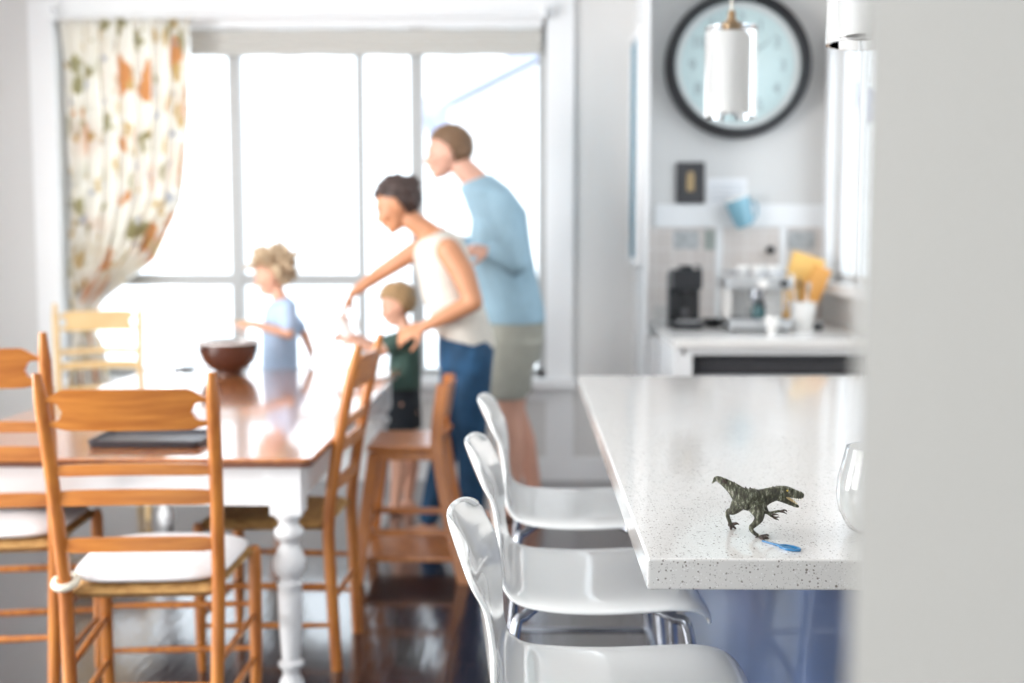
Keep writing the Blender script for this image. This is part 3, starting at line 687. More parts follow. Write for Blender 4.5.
# ================================================================ dining table
TX0, TX1, TY0, TY1 = -1.80, -.605, 3.17, 5.43
dt = thing('dining_table', 'long dining table with glossy brown top and white turned legs', 'table', ((TX0+TX1)/2, (TY0+TY1)/2, 0))
ox, oy = (TX0+TX1)/2, (TY0+TY1)/2; hx, hy = (TX1-TX0)/2, (TY1-TY0)/2
def rrect(hx, hy, r, n=6):
    out = []
    for sx, sy, a0 in ((1, 1, 0), (-1, 1, PI/2), (-1, -1, PI), (1, -1, 1.5*PI)):
        for k in range(n+1):
            a = a0+k*PI/2/n; out.append((sx*(hx-r)+r*math.cos(a), sy*(hy-r)+r*math.sin(a)))
    return out
def slab(b, z0, z1, hx, hy, r, ins=0):
    loft(b, [[V((x*(hx-i)/hx, y*(hy-i)/hy, z)) for x, y in rrect(hx, hy, r)] for z, i in ((z0, .004), (z0+.004, 0), (z1-.004, 0), (z1, .004))])
dt.scale = (1, 1, .98)
part('tabletop', 'top', dt, lambda b: slab(b, .738, .75, hx, hy, .03), smooth=False)
part('edge_band', 'topedge', dt, lambda b: slab(b, .722, .738, hx-.002, hy-.002, .03), smooth=False)
def apron(b):
    box(b, -hx+.06, hx-.06, -hy+.055, -hy+.08, .60, .722); box(b, -hx+.06, hx-.06, hy-.08, hy-.055, .60, .722)
    box(b, -hx+.055, -hx+.08, -hy+.06, hy-.06, .60, .722); box(b, hx-.08, hx-.055, -hy+.06, hy-.06, .60, .722)
part('apron', 'trim', dt, apron, bevel=.003, smooth=False)
LEGP = [(.040, .575), (.0415, .565), (.033, .555), (.028, .548), (.030, .535), (.041, .525), (.0425, .512), (.038, .50), (.027, .49), (.024, .482), (.030, .470), (.041, .45), (.047, .43), (.047, .41), (.040, .392), (.029, .38), (.026, .372), (.037, .365), (.038, .355), (.033, .348), (.036, .33), (.034, .25), (.028, .15), (.026, .13), (.037, .122), (.037, .112), (.026, .10), (.024, .085), (.034, .065), (.038, .045), (.034, .02), (.026, .0)]
for sx, sy in ((-1, -1), (1, -1), (1, 1), (-1, 1)):
    def lg(b, sx=sx, sy=sy):
        cx, cy = sx*(hx-.085), sy*(hy-.085)
        box(b, cx-.045, cx+.045, cy-.045, cy+.045, .575, .722); lathe(b, LEGP, (cx, cy, 0), 28, cap=True)
    part('leg', 'trim', dt, lg)
# bowl
bp = W(229, 373, 5.27); bp.z = .7355
bw = thing('mixing_bowl', 'dark brown mixing bowl at the far end of the dining table', 'bowl', bp)
part('bowl', 'bowl', bw, lambda b: lathe(b, [(.0005, .0), (.062, .0), (.064, .012), (.092, .028), (.120, .060), (.134, .10), (.139, .144), (.131, .144), (.126, .10), (.11, .065), (.06, .03), (.0005, .02)], seg=48))
part('rim', 'ceramic', bw, lambda b: lathe(b, [(.1305, .140), (.141, .142), (.142, .150), (.1305, .152)], seg=48))  # white ring paints the highlight along the brown bowl's edge
part('batter', 'flour', bw, lambda b: (lathe(b, [(.0005, .118), (.06, .116), (.122, .108), (.116, .098), (.0005, .095)], seg=32)))
gp2 = W(185, 393, 4.55); gp2.z = .7355
gj = thing('glass_jar', 'clear glass jar with dark band left of the mixing bowl', 'jar', gp2)
part('jar', 'pane', gj, lambda b: lathe(b, [(.0005, 0), (.036, 0), (.038, .01), (.038, .15), (.030, .165), (.030, .18), (.0265, .18), (.0265, .165), (.034, .148), (.034, .012), (.0005, .008)], seg=32))
part('band', 'charcoal', gj, lambda b: lathe(b, [(.0385, .088), (.0392, .088), (.0392, .104), (.0385, .104)], seg=32))
tr = thing('serving_tray', 'flat dark tray on the table behind the near chair back', 'tray', (-1.135, 3.44, .7355))
part('plate', 'tray', tr, lambda b: slab(b, 0, .010, .165, .11, .02), smooth=False)
def trim_(b):
    loft(b, [[V((x*s, y*s, z)) for x, y in rrect(.165, .11, .02)] for s, z in ((1.0, .010), (1.02, .021), (.985, .021), (.965, .010))], cap=False)
part('raised_edge', 'tray', tr, trim_, smooth=False)

# ================================================================ ladder-back chairs (local: faces +y, origin on floor under seat centre)
def make_chair(lb):
    t = thing('ladderback_chair', lb, 'chair', (0, 0, 0), group='ladder-back chairs round the dining table')
    def postx(z): return .176+.029*(z/1.02)
    def posty(z):
        if z < .46: return -.205-.02*(1-z/.46)**1.2
        u = (z-.46)/.56; return -.205-.06*u-.045*u*u
    for sx in (-1, 1):
        def post(b, sx=sx):
            rings = []
            for k in range(15):
                z = 1.02*k/14; c = V((sx*postx(z), posty(z), z)); w = .017; dpt = .019
                if k == 14: w, dpt = .010, .010
                elif z > .95: w, dpt = .0155, .016
                rings.append([c+V((w*math.cos(a), dpt*math.sin(a), 0)) for a in [2*PI*(i+.5)/12 for i in range(12)]])
            loft(b, rings)
        part('back_post', 'pine', t, post)
        def fl(b, sx=sx):
            stube(b, [(sx*.205, .195, 0, .013), (sx*.210, .195, .10, .017), (sx*.212, .195, .30, .019), (sx*.212, .195, .44, .018), (sx*.212, .195, .468, .012)])
        part('front_leg', 'pine', t, fl)
    # top slat with rounded cut-outs next to the posts
    def top_slat(b):
        N = 44; xe = .196
        up, lo = [], []
        for i in range(N+1):
            x = -xe+2*xe*i/N; ax = abs(x)
            s = max(0, min(1, (xe-ax)/.055)); s = s*s*(3-2*s)
            zt = .957+.024*s; zb = .890-.010*s
            zc = .925; cxn = xe-.020; r = .0235
            hgt = 0
            if ax > cxn-r: hgt = math.sqrt(max(0, r*r-min(r, max(0, cxn-ax))**2)) if ax < cxn else r
            bow = -.018*(1-(x/xe)**2)
            for lst, za, zb_ in ((up, zc+hgt, zt), (lo, zb, zc-hgt)):
                lst.append([V((x, posty(zz)+bow+o_, zz)) for zz, o_ in ((za, -.008), (za, .008), (zb_, .008), (zb_, -.008))])
        loft(b, up); loft(b, lo)
    part('top_slat', 'pine_x', t, top_slat, smooth=False)
    for zc, hh in ((.776, .014), (.706, .019), (.584, .018)):
        def sl(b, zc=zc, hh=hh):
            rings = []; xe = postx(zc)
            for i in range(25):
                x = -xe+2*xe*i/24; f = 1-(x/xe)**2; h = hh*(.75+.25*min(1, f*3)); bow = -.020*f; arch = .006*f
                rings.append([V((x, posty(zc)+bow+o_, zc+arch+s_*h)) for s_, o_ in ((-1, -.006), (-1, .006), (1, .006), (1, -.006))])
            loft(b, rings)
        part('back_slat', 'pine_x', t, sl, smooth=False)
    def seat(b):
        # four woven triangles with rolled edges, dipping towards the middle
        n = 18; rings = []
        fw, bw_ = .215, .178
        grid = {}
        for side in (0, 1):
            for i in range(n+1):
                for j in range(n+1):
                    u, v = -1+2*i/n, -1+2*j/n
                    hw = (fw+bw_)/2+(fw-bw_)/2*v
                    x = u*hw; y = v*.205
                    e = max(abs(u), abs(v)); rr = .016*math.sqrt(max(0, 1-max(0, (e-.86)/.14)**2))
                    mid = .458-.010*(1-e*e)+.0025*math.sin(e*60)*(1 if side else 0)
                    grid[side, i, j] = b.verts.new((x, y, mid+(rr if side else -rr)))
        for side in (0, 1):
            for i in range(n):
                for j in range(n):
                    b.faces.new([grid[side, i, j], grid[side, i+1, j], grid[side, i+1, j+1], grid[side, i, j+1]])
        bmesh.ops.remove_doubles(b, verts=b.verts[:], dist=.0006)
    part('seat', 'rush', t, seat)
    def rg(p, q, r=.009):
        p, q = V(p), V(q)
        return lambda b: tube(b, [p, p+(q-p)*.25, p+(q-p)*.5, p+(q-p)*.75, q], [r*.8, r, r*1.15, r, r*.8], 10)
    for z in (.17, .30): part('front_rung', 'pine', t, rg((-.208, .195, z), (.208, .195, z)))
    for sx in (-1, 1):
        for z in (.145, .27): part('side_rung', 'pine', t, rg((sx*.183, posty(z), z), (sx*.208, .195, z)))
    part('rear_rung', 'pine', t, rg((-.18, posty(.22), .22), (.18, posty(.22), .22)))
    return t
c1 = make_chair('orange pine ladder-back chair with back to the camera at the near table end')
def place(ch, x, y, rz):
    """x, y = where the middle of the rear seat edge stands"""
    ch.location = (x - math.sin(rz)*.205, y + math.cos(rz)*.205, 0); ch.rotation_euler = (0, 0, rz)
place(c1, -.967, 2.81, math.radians(4)); c1.scale = (1, 1, 1.01)
R1 = dup(c1, (0, 0, 0), 0, 'ladder-back chair at the right side of the table, seen from its side'); place(R1, -.612, 3.68, math.radians(88))
L1 = dup(c1, (0, 0, 0), 0, 'taller ladder-back chair cut by the left photo edge at the near table end'); place(L1, -1.505, 3.10, math.radians(8)); L1.scale = (1, 1, 1.08)
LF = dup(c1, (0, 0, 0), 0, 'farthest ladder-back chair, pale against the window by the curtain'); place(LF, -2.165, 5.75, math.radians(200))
M['pine_glare'] = mat('pine with painted glare', (0.70, 0.50, 0.25), 0.35, coat=0.2, col2=(0.62, 0.42, 0.19), vscale=7)  # chair pine lightened in colour to imitate glare from the window behind
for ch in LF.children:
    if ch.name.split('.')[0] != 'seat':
        ch.material_slots[0].link = 'OBJECT'; ch.material_slots[0].material = M['pine_glare']
# cushions
def make_cushion(ch, lb):
    t = thing('seat_cushion', lb, 'cushion', ch.location+V((0, 0, .4775*ch.scale.z)), ch.rotation_euler.z, group='white seat cushions')
    def pad(b):
        n = 24; g = {}
        for s in (0, 1):
            for i in range(n+1):
                for j in range(n+1):
                    u, v = -1+2*i/n, -1+2*j/n
                    # squircle
                    k = 1/max(1e-6, (abs(u)**5+abs(v)**5)**(1/5))*max(abs(u), abs(v)) if (u or v) else 1
                    X, Y = u*k, v*k; e = max(abs(u), abs(v)); h = (1-e**4)**.5
                    z = .030*h*(1+.10*math.sin(3*u+2*v)) if s else -.0*h
                    g[s, i, j] = b.verts.new((X*(.195+.012*Y), Y*.195, .016*(0 if not s else 1)+(z if s else 0)+(.006 if e == 1 else 0)))
        for s in (0, 1):
            for i in range(n):
                for j in range(n): b.faces.new([g[s, i, j], g[s, i+1, j], g[s, i+1, j+1], g[s, i, j+1]])
        for i in range(n):
            for a, c in (((i, 0), (i+1, 0)), ((i+1, n), (i, n)), ((0, i+1), (0, i)), ((n, i), (n, i+1))):
                b.faces.new([g[0, a[0], a[1]], g[0, c[0], c[1]], g[1, c[0], c[1]], g[1, a[0], a[1]]])
    part('pad', 'cush', t, pad)
    def piping(b):
        pts = []
        for k in range(49):
            a = 2*PI*k/48; c, s = math.cos(a), math.sin(a); q = 1/(abs(c)**5+abs(s)**5)**.2
            pts.append((c*q*(.197+.012*s*q), s*q*.197, .014))
        tube(b, pts, .006, 8)
    part('piping', 'cush', t, piping)
    for sx in (-1,):
        part('tie_band', 'cream', t, lambda b, sx=sx: tube(b, [(sx*.187+.026*math.cos(a), -.207+.030*math.sin(a), .012+.008*math.sin(a)) for a in [2*PI*k/16 for k in range(17)]], [.010]*17, 8))
    return t
make_cushion(c1, 'off-white cushion tied onto the near chair seat')
make_cushion(L1, 'off-white cushion on the chair at the left photo edge')

# ================================================================ child high chair
hc = thing('high_chair', 'brown wooden high chair with splayed legs right of the dining table', 'chair', (-.455, 4.62, 0)); hc.scale = (1, 1, .95)
def leg_bar(b, pts, w=.016, d=.024):
    s = spline([(*p,) for p in pts], 6); rings = []
    for x, y, z in s: rings.append([V((x-d, y-w, z)), V((x+d, y-w, z)), V((x+d, y+w, z)), V((x-d, y+w, z))])
    loft(b, rings)
for sy in (-1, 1):
    part('rear_leg', 'pine_red', hc, lambda b, sy=sy: leg_bar(b, [(.205, sy*.20, 0), (.150, sy*.19, .25), (.110, sy*.185, .50), (.100, sy*.185, .62), (.125, sy*.18, .83)]), bevel=.004, smooth=False)
    part('front_leg', 'pine_red', hc, lambda b, sy=sy: leg_bar(b, [(-.215, sy*.20, 0), (-.185, sy*.19, .25), (-.145, sy*.18, .545)]), bevel=.004, smooth=False)
    part('side_rail', 'pine_red', hc, lambda b, sy=sy: box(b, -.15, .10, sy*.18-.010, sy*.18+.010, .515, .55), bevel=.003, smooth=False)
    part('side_stretcher', 'pine_red', hc, lambda b, sy=sy: box(b, -.19, .15, sy*.185-.010, sy*.185+.010, .20, .225), bevel=.003, smooth=False)
part('seat', 'pine_red', hc, lambda b: box(b, -.175, .085, -.195, .195, .551, .575), bevel=.008, smooth=False)
def bpan(z0, z1, x0):
    def f(b):
        rings = []
        for i in range(17):
            y = -.175+.35*i/16; bow = .030*(1-(y/.175)**2)
            rings.append([V((x0+bow-.009, y, z0)), V((x0+bow+.009, y, z0)), V((x0+bow+.009+.02, y, z1)), V((x0+bow-.009+.02, y, z1))])
        loft(b, rings)
    return f
part('backrest', 'pine_red', hc, bpan(.69, .825, .105), smooth=False)
part('back_rail', 'pine_red', hc, bpan(.585, .62, .09), smooth=False)
part('footrest', 'pine_red', hc, lambda b: box(b, -.20, .16, -.18, .18, .085, .105), bevel=.005, smooth=False)
part('front_rail', 'pine_red', hc, lambda b: box(b, -.155, -.135, -.17, .17, .51, .55), bevel=.003, smooth=False)
part('front_stretcher', 'pine_red', hc, lambda b: box(b, -.20, -.18, -.185, .185, .20, .225), bevel=.003, smooth=False)

# ================================================================ people
def basis(fwd, up):
    f = V(fwd).normalized(); u = V(up); u = (u-f*u.dot(f)).normalized(); l = u.cross(f)     # l = person's left
    return f, l, u
def seg(b, p, q, r0, r1, n=14):
    p, q = V(p), V(q); tube(b, [p, (p+q)/2, q], [r0, (r0+r1)/2, r1], n); ball(b, p, r0*.99); ball(b, q, r1*.99)
def limb(b, pts, n=14):
    for a, c in zip(pts, pts[1:]): seg(b, a[0], c[0], a[1], c[1], n)
def torso(b, rings, n=22):
    """rings: (centre, fwd vec, lat vec) half axes as vectors"""
    out = []
    for c, fv, lv in rings:
        out.append([V(c)+V(fv)*math.cos(2*PI*k/n)+V(lv)*math.sin(2*PI*k/n) for k in range(n)])
    loft(b, out)
def head(b, c, fwd, up, s=1.0, child=False):
    """c = centre of the head (eye level, between the ears); head height .235*s"""
    f, l, u = basis(fwd, up); c = V(c); Rm = Matrix((f, l, u)).transposed()
    def P(a, y, z): return c+(f*a+l*y+u*z)*s
    def E(a, y, z, ra, ry, rz, sub=3): ball(b, P(a, y, z), (ra*s, ry*s, rz*s), Rm, sub)
    E(-.012, 0, .028, .094, .075, .088)          # cranium
    E(.020, 0, .0, .070, .062, .085)             # face block
    E(.036, 0, -.055, .045, .046, .048)          # jaw
    E(.062, 0, -.088 if not child else -.08, .022, .024, .020)   # chin
    E(.072, 0, .028, .020, .050, .018)           # brow
    for sy in (-1, 1):
        E(.064, sy*.032, -.022, .022, .022, .024)    # cheek
        E(-.002, sy*.082, -.008, .017, .011, .031)   # ear
        E(.004, sy*.088, .002, .009, .007, .016)
    ns = [P(.080, 0, .012), P(.094, 0, -.010), P(.101 if not child else .096, 0, -.028), P(.088, 0, -.036)]
    tube(b, ns, [.008*s, .012*s, .0145*s, .011*s], 10)
    E(.100 if not child else .094, 0, -.027, .010, .012, .009, 2)
    for sy in (-1, 1): E(.092, sy*.011, -.030, .009, .006, .006, 2)
    E(.086, 0, -.054, .010, .022, .006, 2); E(.083, 0, -.065, .010, .019, .006, 2)   # lips
def eyes(par, c, fwd, up, s=1.0):
    f, l, u = basis(fwd, up); c = V(c)
    for sy in (-1, 1):
        part('eye', 'eye', par, lambda b, sy=sy: ball(b, c+(f*.077+l*sy*.031+u*.004)*s, (.0085*s, .009*s, .006*s)))
    part('mouth', 'lip', par, lambda b: (ball(b, c+(f*.0935-u*.059)*s, (.005*s, .016*s, .0045*s))))
def hair(par, c, fwd, up, s, m, bump=.004, freq=30, thick=1.0, extra=None, low=-.045, front=.045):
    f, l, u = basis(fwd, up); c = V(c); Rm = Matrix((f, l, u)).transposed()
    bm = B(); vs = ball(bm, (0, 0, 0), 1, sub=5); keep = set()
    for v in vs:
        d = v.co.normalized(); p = V((d.x*.108*thick, d.y*.090*thick, d.z*.106*thick))+V((-.016, 0, .030))
        nn = noise.noise(p*freq)*bump*2+noise.noise(p*freq*2.3)*bump
        p += d*nn
        # hairline: forward of the ears and below the forehead there is only face
        lim = low if p.x < -.025 else (low+min(1, (p.x+.025)/.02)*(.026-low)+max(0, p.x+.005)/(front+.005)*(.072-.026) if p.x < front else .072)
        if p.z < lim:
            k = .80; p = V((p.x*k-.01, p.y*k, max(p.z, lim-.02)))
        v.co = c+Rm@(p*s)
    if extra: extra(bm, c, f, l, u, s)
    return obj('hair', bm, m, par)
def hand5(b, wrist, d, nrm, s=1.0, curl=.5, left=1):
    """palm and five fingers; d = pointing direction, nrm = palm side direction"""
    d, l, n_ = V(d).normalized(), None, V(nrm); n_ = (n_-d*n_.dot(d)).normalized(); l = d.cross(n_)*left   # l = towards thumb
    w = V(wrist); Rm = Matrix((d, l, n_)).transposed()
    ball(b, w+d*.046*s, (.052*s, .041*s, .016*s), Rm, 3); ball(b, w+d*.065*s, (.035*s, .041*s, .014*s), Rm, 3)
    for k, (off, ln) in enumerate(((.031, .070), (.011, .080), (-.009, .074), (-.028, .058))):
        p = w+d*.084*s+l*off*s; a = .15; dirv = (d+l*off*1.5).normalized(); pts = [(p-d*.012*s, .0088*s)]
        for q, fr in enumerate((.42, .32, .26)):
            a += curl*(.55+.15*q); dd = (dirv*math.cos(a)+n_*math.sin(a)); p = p+dd*ln*fr*s; pts.append((p, (.0083-.0012*q)*s))
        limb(b, pts, 10)
    p = w+d*.022*s+l*.028*s; dd = (d*.55+l*.75+n_*.25).normalized(); pts = [(p, .012*s)]
    for q, ln in enumerate((.038, .030, .026)):
        p = p+dd*ln*s; pts.append((p, (.0105-.0013*q)*s)); dd = (dd+d*.3+n_*(.12+.3*curl)-l*.25).normalized()
    limb(b, pts, 10)
def foot(b, ankle, d, s=1.0):
    d = V(d).normalized(); a = V(ankle); l = V((0, 0, 1)).cross(d)
    rings = []
    for t, w, h in ((-.055, .022, .035), (-.03, .033, .06), (.02, .035, .062), (.08, .042, .042), (.14, .046, .026), (.175, .038, .020), (.195, .02, .012)):
        cc = V((a.x, a.y, 0))+d*t*s
        rings.append([cc+l*math.cos(2*PI*k/14)*w*s+V((0, 0, (h*.5*s)*(1+math.sin(2*PI*k/14)))) for k in range(14)])
    loft(b, rings)
LEFT = V((-1, 0, 0)); UP = V((0, 0, 1)); YY = V((0, 1, 0))

# ---- man in the light blue shirt
def man():
    d = 5.58
    t = thing('person', 'tall man in light blue long-sleeved shirt and grey shorts by the window', 'person', (W(515, 400, d).x, d, 0))
    o = t.location.copy()
    def w(px, py, dd=0): return W(px, py, d+dd)-o
    hc_ = w(448, 154); hf, hu = V((-1, -.10, -.12)), V((-.10, 0, 1))
    nb, nt_ = w(483, 188), w(461, 166)
    sh_n, sh_f = w(499, 205, -.19), w(488, 203, .17)
    hip_n, hip_f = w(515, 345, -.09), w(510, 345, .09)
    b = B(); head(b, hc_, hf, hu, 1.07); seg(b, nt_, nb, .056, .064)
    tr_ = [(w(482, 183), V((-.07, 0, -.02)), YY*.10), (w(492, 200), V((-.095, 0, -.02)), YY*.185), (w(500, 235), V((-.115, 0, -.02)), YY*.18), (w(505, 275), V((-.11, 0, 0)), YY*.165), (w(512, 315), V((-.11, 0, 0)), YY*.165), (w(514, 350), V((-.10, 0, 0)), YY*.16)]
    torso(b, tr_)
    # near arm hangs back, forearm comes forward; far arm hidden in front
    el_n, wr_n = w(517, 262, -.20), w(490, 252, -.19)
    limb(b, [(sh_n, .052), (el_n, .040), (wr_n, .028)]); hand5(b, wr_n, V((-1, 0, .12)), V((0, .6, -.8)), 1.05, .5, 1)
    el_f, wr_f = w(478, 262, .18), w(462, 240, .10)
    limb(b, [(sh_f, .05), (el_f, .038), (wr_f, .026)]); hand5(b, wr_f, V((-.9, -.3, .1)), V((0, -.6, -.8)), 1.05, .5, -1)
    kn_n, an_n = V((w(508, 420, -.09).x, -.09, .50)), V((w(513, 500, -.09).x, -.09, .08))
    kn_f, an_f = V((w(514, 420, .10).x, .10, .50)), V((w(535, 495, .10).x, .10, .08))
    for h_, k_, a_ in ((hip_n, kn_n, an_n), (hip_f, kn_f, an_f)):
        limb(b, [(h_, .088), (k_, .058), (k_+(a_-k_)*.35+V((.015, 0, 0)), .056), (a_, .036)]); foot(b, a_, V((-1, -.1, 0)), 1.1)
    obj('body', b, 'skin', t, remesh=.0065)
    def stubble(bm, c, f, l, u, s): pass
    hair(t, hc_, hf, hu, 1.07, 'hair_light', .003, 40, .985, front=.055, low=-.03)
    eyes(t, hc_, hf, hu, 1.07)
    b = B()
    torso(b, [(w(475, 180), V((-.080, 0, -.03)), YY*.09), (w(486, 192), V((-.115, 0, -.02)), YY*.195), (w(499, 215), V((-.135, 0, -.02)), YY*.21), (w(501, 250), V((-.150, 0, 0)), YY*.20), (w(507, 285), V((-.155, 0, 0)), YY*.19), (w(513, 312), V((-.155, 0, 0)), YY*.19), (w(515, 323), V((-.150, 0, 0)), YY*.185)])
    limb(b, [(sh_n+V((0, .015, 0)), .078), (el_n, .064), (w(494, 254, -.19), .044)])
    limb(b, [(sh_f, .075), (el_f, .058), (w(465, 244, .11), .044)])
    # collar
    obj('shirt', b, 'shirt_blue', t, remesh=.009)
    b = B()
    torso(b, [(w(515, 318), V((-.145, 0, 0)), YY*.18), (w(514, 345), V((-.142, 0, 0)), YY*.19), (w(512, 362), V((-.135, 0, 0)), YY*.185)])
    for h_, k_ in ((hip_n, kn_n), (hip_f, kn_f)):
        hem = k_+V((0, 0, .09)); hem.x = k_.x-.005
        torso(b, [(h_+V((0, 0, .02)), V((-.13, 0, 0)), YY*.10), ((h_+hem)/2, V((-.105, 0, 0)), YY*.10), (hem, V((-.092, 0, 0)), YY*.095)])
    obj('shorts', b, 'khaki', t, remesh=.009)
man()

# ---- woman in the white top
def woman():
    d = 5.06
    t = thing('person', 'woman in sleeveless off-white top and blue jeans leaning over a child', 'person', (W(462, 400, d).x, d, 0))
    o = t.location.copy()
    def w(px, py, dd=0): return W(px, py, d+dd)-o
    hc_ = w(397, 206); hf, hu = V((-.90, -.10, -.42)), V((-.42, 0, .90))
    b = B(); head(b, hc_, hf, hu, .98); seg(b, w(410, 219), w(433, 236), .046, .052)
    sh_n, sh_f = w(448, 250, -.155), w(420, 248, .15)
    torso(b, [(w(431, 233), V((-.05, 0, -.03)), YY*.075), (w(437, 244), V((-.085, 0, -.04)), YY*.135), (w(444, 265), V((-.105, 0, -.02)), YY*.15), (w(452, 295), V((-.095, 0, 0)), YY*.125), (w(463, 330), V((-.105, 0, 0)), YY*.15), (w(466, 355), V((-.11, 0, 0)), YY*.16)])
    el_n, wr_n = w(474, 302, -.20), w(424, 327, -.20)
    limb(b, [(sh_n, .054), ((sh_n+el_n)/2+V((.01, 0, .008)), .052), (el_n, .040), ((el_n+wr_n)/2, .037), (wr_n, .024)])
    hand5(b, wr_n, V((-1, .05, -.35)), V((0, .7, -.6)), .95, .45, 1)
    el_f, wr_f = w(381, 273, .18), w(353, 293, .15)
    limb(b, [(sh_f, .046), (el_f, .036), (wr_f, .022)]); hand5(b, wr_f, V((-.45, -.1, -.9)), V((.6, 0, -.5)), .95, .5, -1)
    hip_n, hip_f = w(472, 355, -.08), w(462, 355, .08)
    kn_n, an_n = V((w(471, 440, -.08).x, -.08, .47)), V((w(473, 515, -.08).x, -.08, .08))
    kn_f, an_f = V((w(450, 435, .10).x, .10, .47)), V((w(429, 520, .10).x, .10, .08))
    for h_, k_, a_ in ((hip_n, kn_n, an_n), (hip_f, kn_f, an_f)):
        limb(b, [(h_, .08), (k_, .052), (a_, .034)]); foot(b, a_, V((-1, -.1, 0)), .95)
    obj('body', b, 'skin_tan', t, remesh=.006)
    def bun(bm, c, f, l, u, s): 
        vs = ball(bm, c-f*.098*s+u*.062*s, .042*s, sub=3)
        for v in vs: v.co += V((1, 1, 1))*noise.noise(v.co*60)*.006
    hair(t, hc_, hf, hu, .98, 'hair_brown', .006, 40, 1.02, bun, low=-.04, front=.06)
    eyes(t, hc_, hf, hu, .98)
    b = B()
    torso(b, [(w(432, 236), V((-.068, 0, -.03)), YY*.11), (w(438, 246), V((-.108, 0, -.04)), YY*.146), (w(445, 268), V((-.122, 0, -.02)), YY*.158), (w(452, 298), V((-.130, 0, .0)), YY*.15), (w(461, 322), V((-.132, 0, .02)), YY*.16), (w(466, 341), V((-.132, 0, .03)), YY*.17)])
    obj('tank_top', b, 'tank', t, remesh=.008)
    b = B()
    torso(b, [(w(465, 330), V((-.118, 0, .02)), YY*.158), (w(466, 350), V((-.126, 0, 0)), YY*.17), (w(465, 368), V((-.120, 0, 0)), YY*.165)])
    for h_, k_, a_ in ((hip_n, kn_n, an_n), (hip_f, kn_f, an_f)):
        limb(b, [(h_, .095), ((h_+k_)/2, .082), (k_, .064), ((k_+a_)/2, .060), (a_+V((0, 0, .01)), .046)])
    obj('jeans', b, 'denim', t, remesh=.008)
    return o+wr_f
wf = woman()

# ---- fair curly boy in pale blue behind the table
def boy_blue():
    d = 5.66
    t = thing('person', 'fair curly-haired boy in pale blue shirt at the far end of the table', 'person', (W(281, 400, d).x, d, 0))
    o = t.location.copy()
    def w(px, py, dd=0): return W(px, py, d+dd)-o
    hc_ = w(272, 275); hf, hu = V((-.93, -.15, -.32)), V((-.3, 0, .93))
    b = B(); head(b, hc_, hf, hu, .90, True); seg(b, w(276, 288), w(281, 302), .034, .038)
    torso(b, [(w(281, 298), V((-.035, 0, -.01)), YY*.05), (w(281, 305), V((-.06, 0, -.01)), YY*.105), (w(280, 330), V((-.072, 0, 0)), YY*.105), (w(280, 365), V((-.072, 0, 0)), YY*.10), (w(281, 395), V((-.075, 0, 0)), YY*.105)])
    sh_n, sh_f = w(286, 308, -.115), w(281, 308, .115)
    el_n, wr_n = w(289, 334, -.14), w(253, 324, -.16)
    limb(b, [(sh_n, .034), (el_n, .026), (wr_n, .019)]); hand5(b, wr_n, V((-1, 0, .05)), V((0, .5, -.8)), .68, .75, 1)
    el_f, wr_f = w(304, 334, .13), w(311, 352, .10)
    limb(b, [(sh_f, .034), (el_f, .026), (wr_f, .02)]); hand5(b, wr_f, V((-.1, 0, -1)), V((-1, 0, 0)), .68, .4, 1)
    for sy in (-1, 1):
        h_, k_, a_ = V((0, sy*.06, .62)), V((-.01, sy*.06, .34)), V((.01, sy*.06, .06))
        limb(b, [(h_, .062), (k_, .042), (a_, .027)]); foot(b, a_, LEFT, .75)
    obj('body', b, 'skin_child', t, remesh=.0055)
    hair(t, hc_, hf, hu, .93, 'hair_fair', .030, 34, 1.08, low=-.06, front=.045)
    eyes(t, hc_, hf, hu, .90)
    b = B()
    torso(b, [(w(281, 299), V((-.045, 0, -.01)), YY*.06), (w(281, 306), V((-.075, 0, -.01)), YY*.12), (w(280, 330), V((-.085, 0, 0)), YY*.12), (w(280, 365), V((-.088, 0, 0)), YY*.118), (w(280, 392), V((-.092, 0, 0)), YY*.12)])
    limb(b, [(sh_n, .046), (sh_n+(el_n-sh_n)*.65, .042)]); limb(b, [(sh_f, .046), (sh_f+(el_f-sh_f)*.75, .042)])
    obj('shirt', b, 'boyblue', t, remesh=.007)
    b = B(); torso(b, [(V((0, 0, .72)), V((-.088, 0, 0)), YY*.118), (V((0, 0, .56)), V((-.088, 0, 0)), YY*.12)])
    for sy in (-1, 1): torso(b, [(V((0, sy*.06, .62)), V((-.08, 0, 0)), YY*.062), (V((-.01, sy*.062, .38)), V((-.065, 0, 0)), YY*.06)])
    obj('shorts', b, 'khaki', t, remesh=.008)
    # spoon he holds over the bowl
    sp = w(247, 322, -.165)+o
    s = thing('wooden_spoon', 'thin wooden spoon in the hand of the boy in pale blue', 'spoon', sp)
    part('shaft', 'wood_spoon', s, lambda b: tube(b, [(.02, 0, .0), (-.09, -.02, .006)], .0045, 8))
    part('spoon_head', 'wood_spoon', s, lambda b: ball(b, (-.105, -.022, .007), (.026, .018, .006)))
boy_blue()

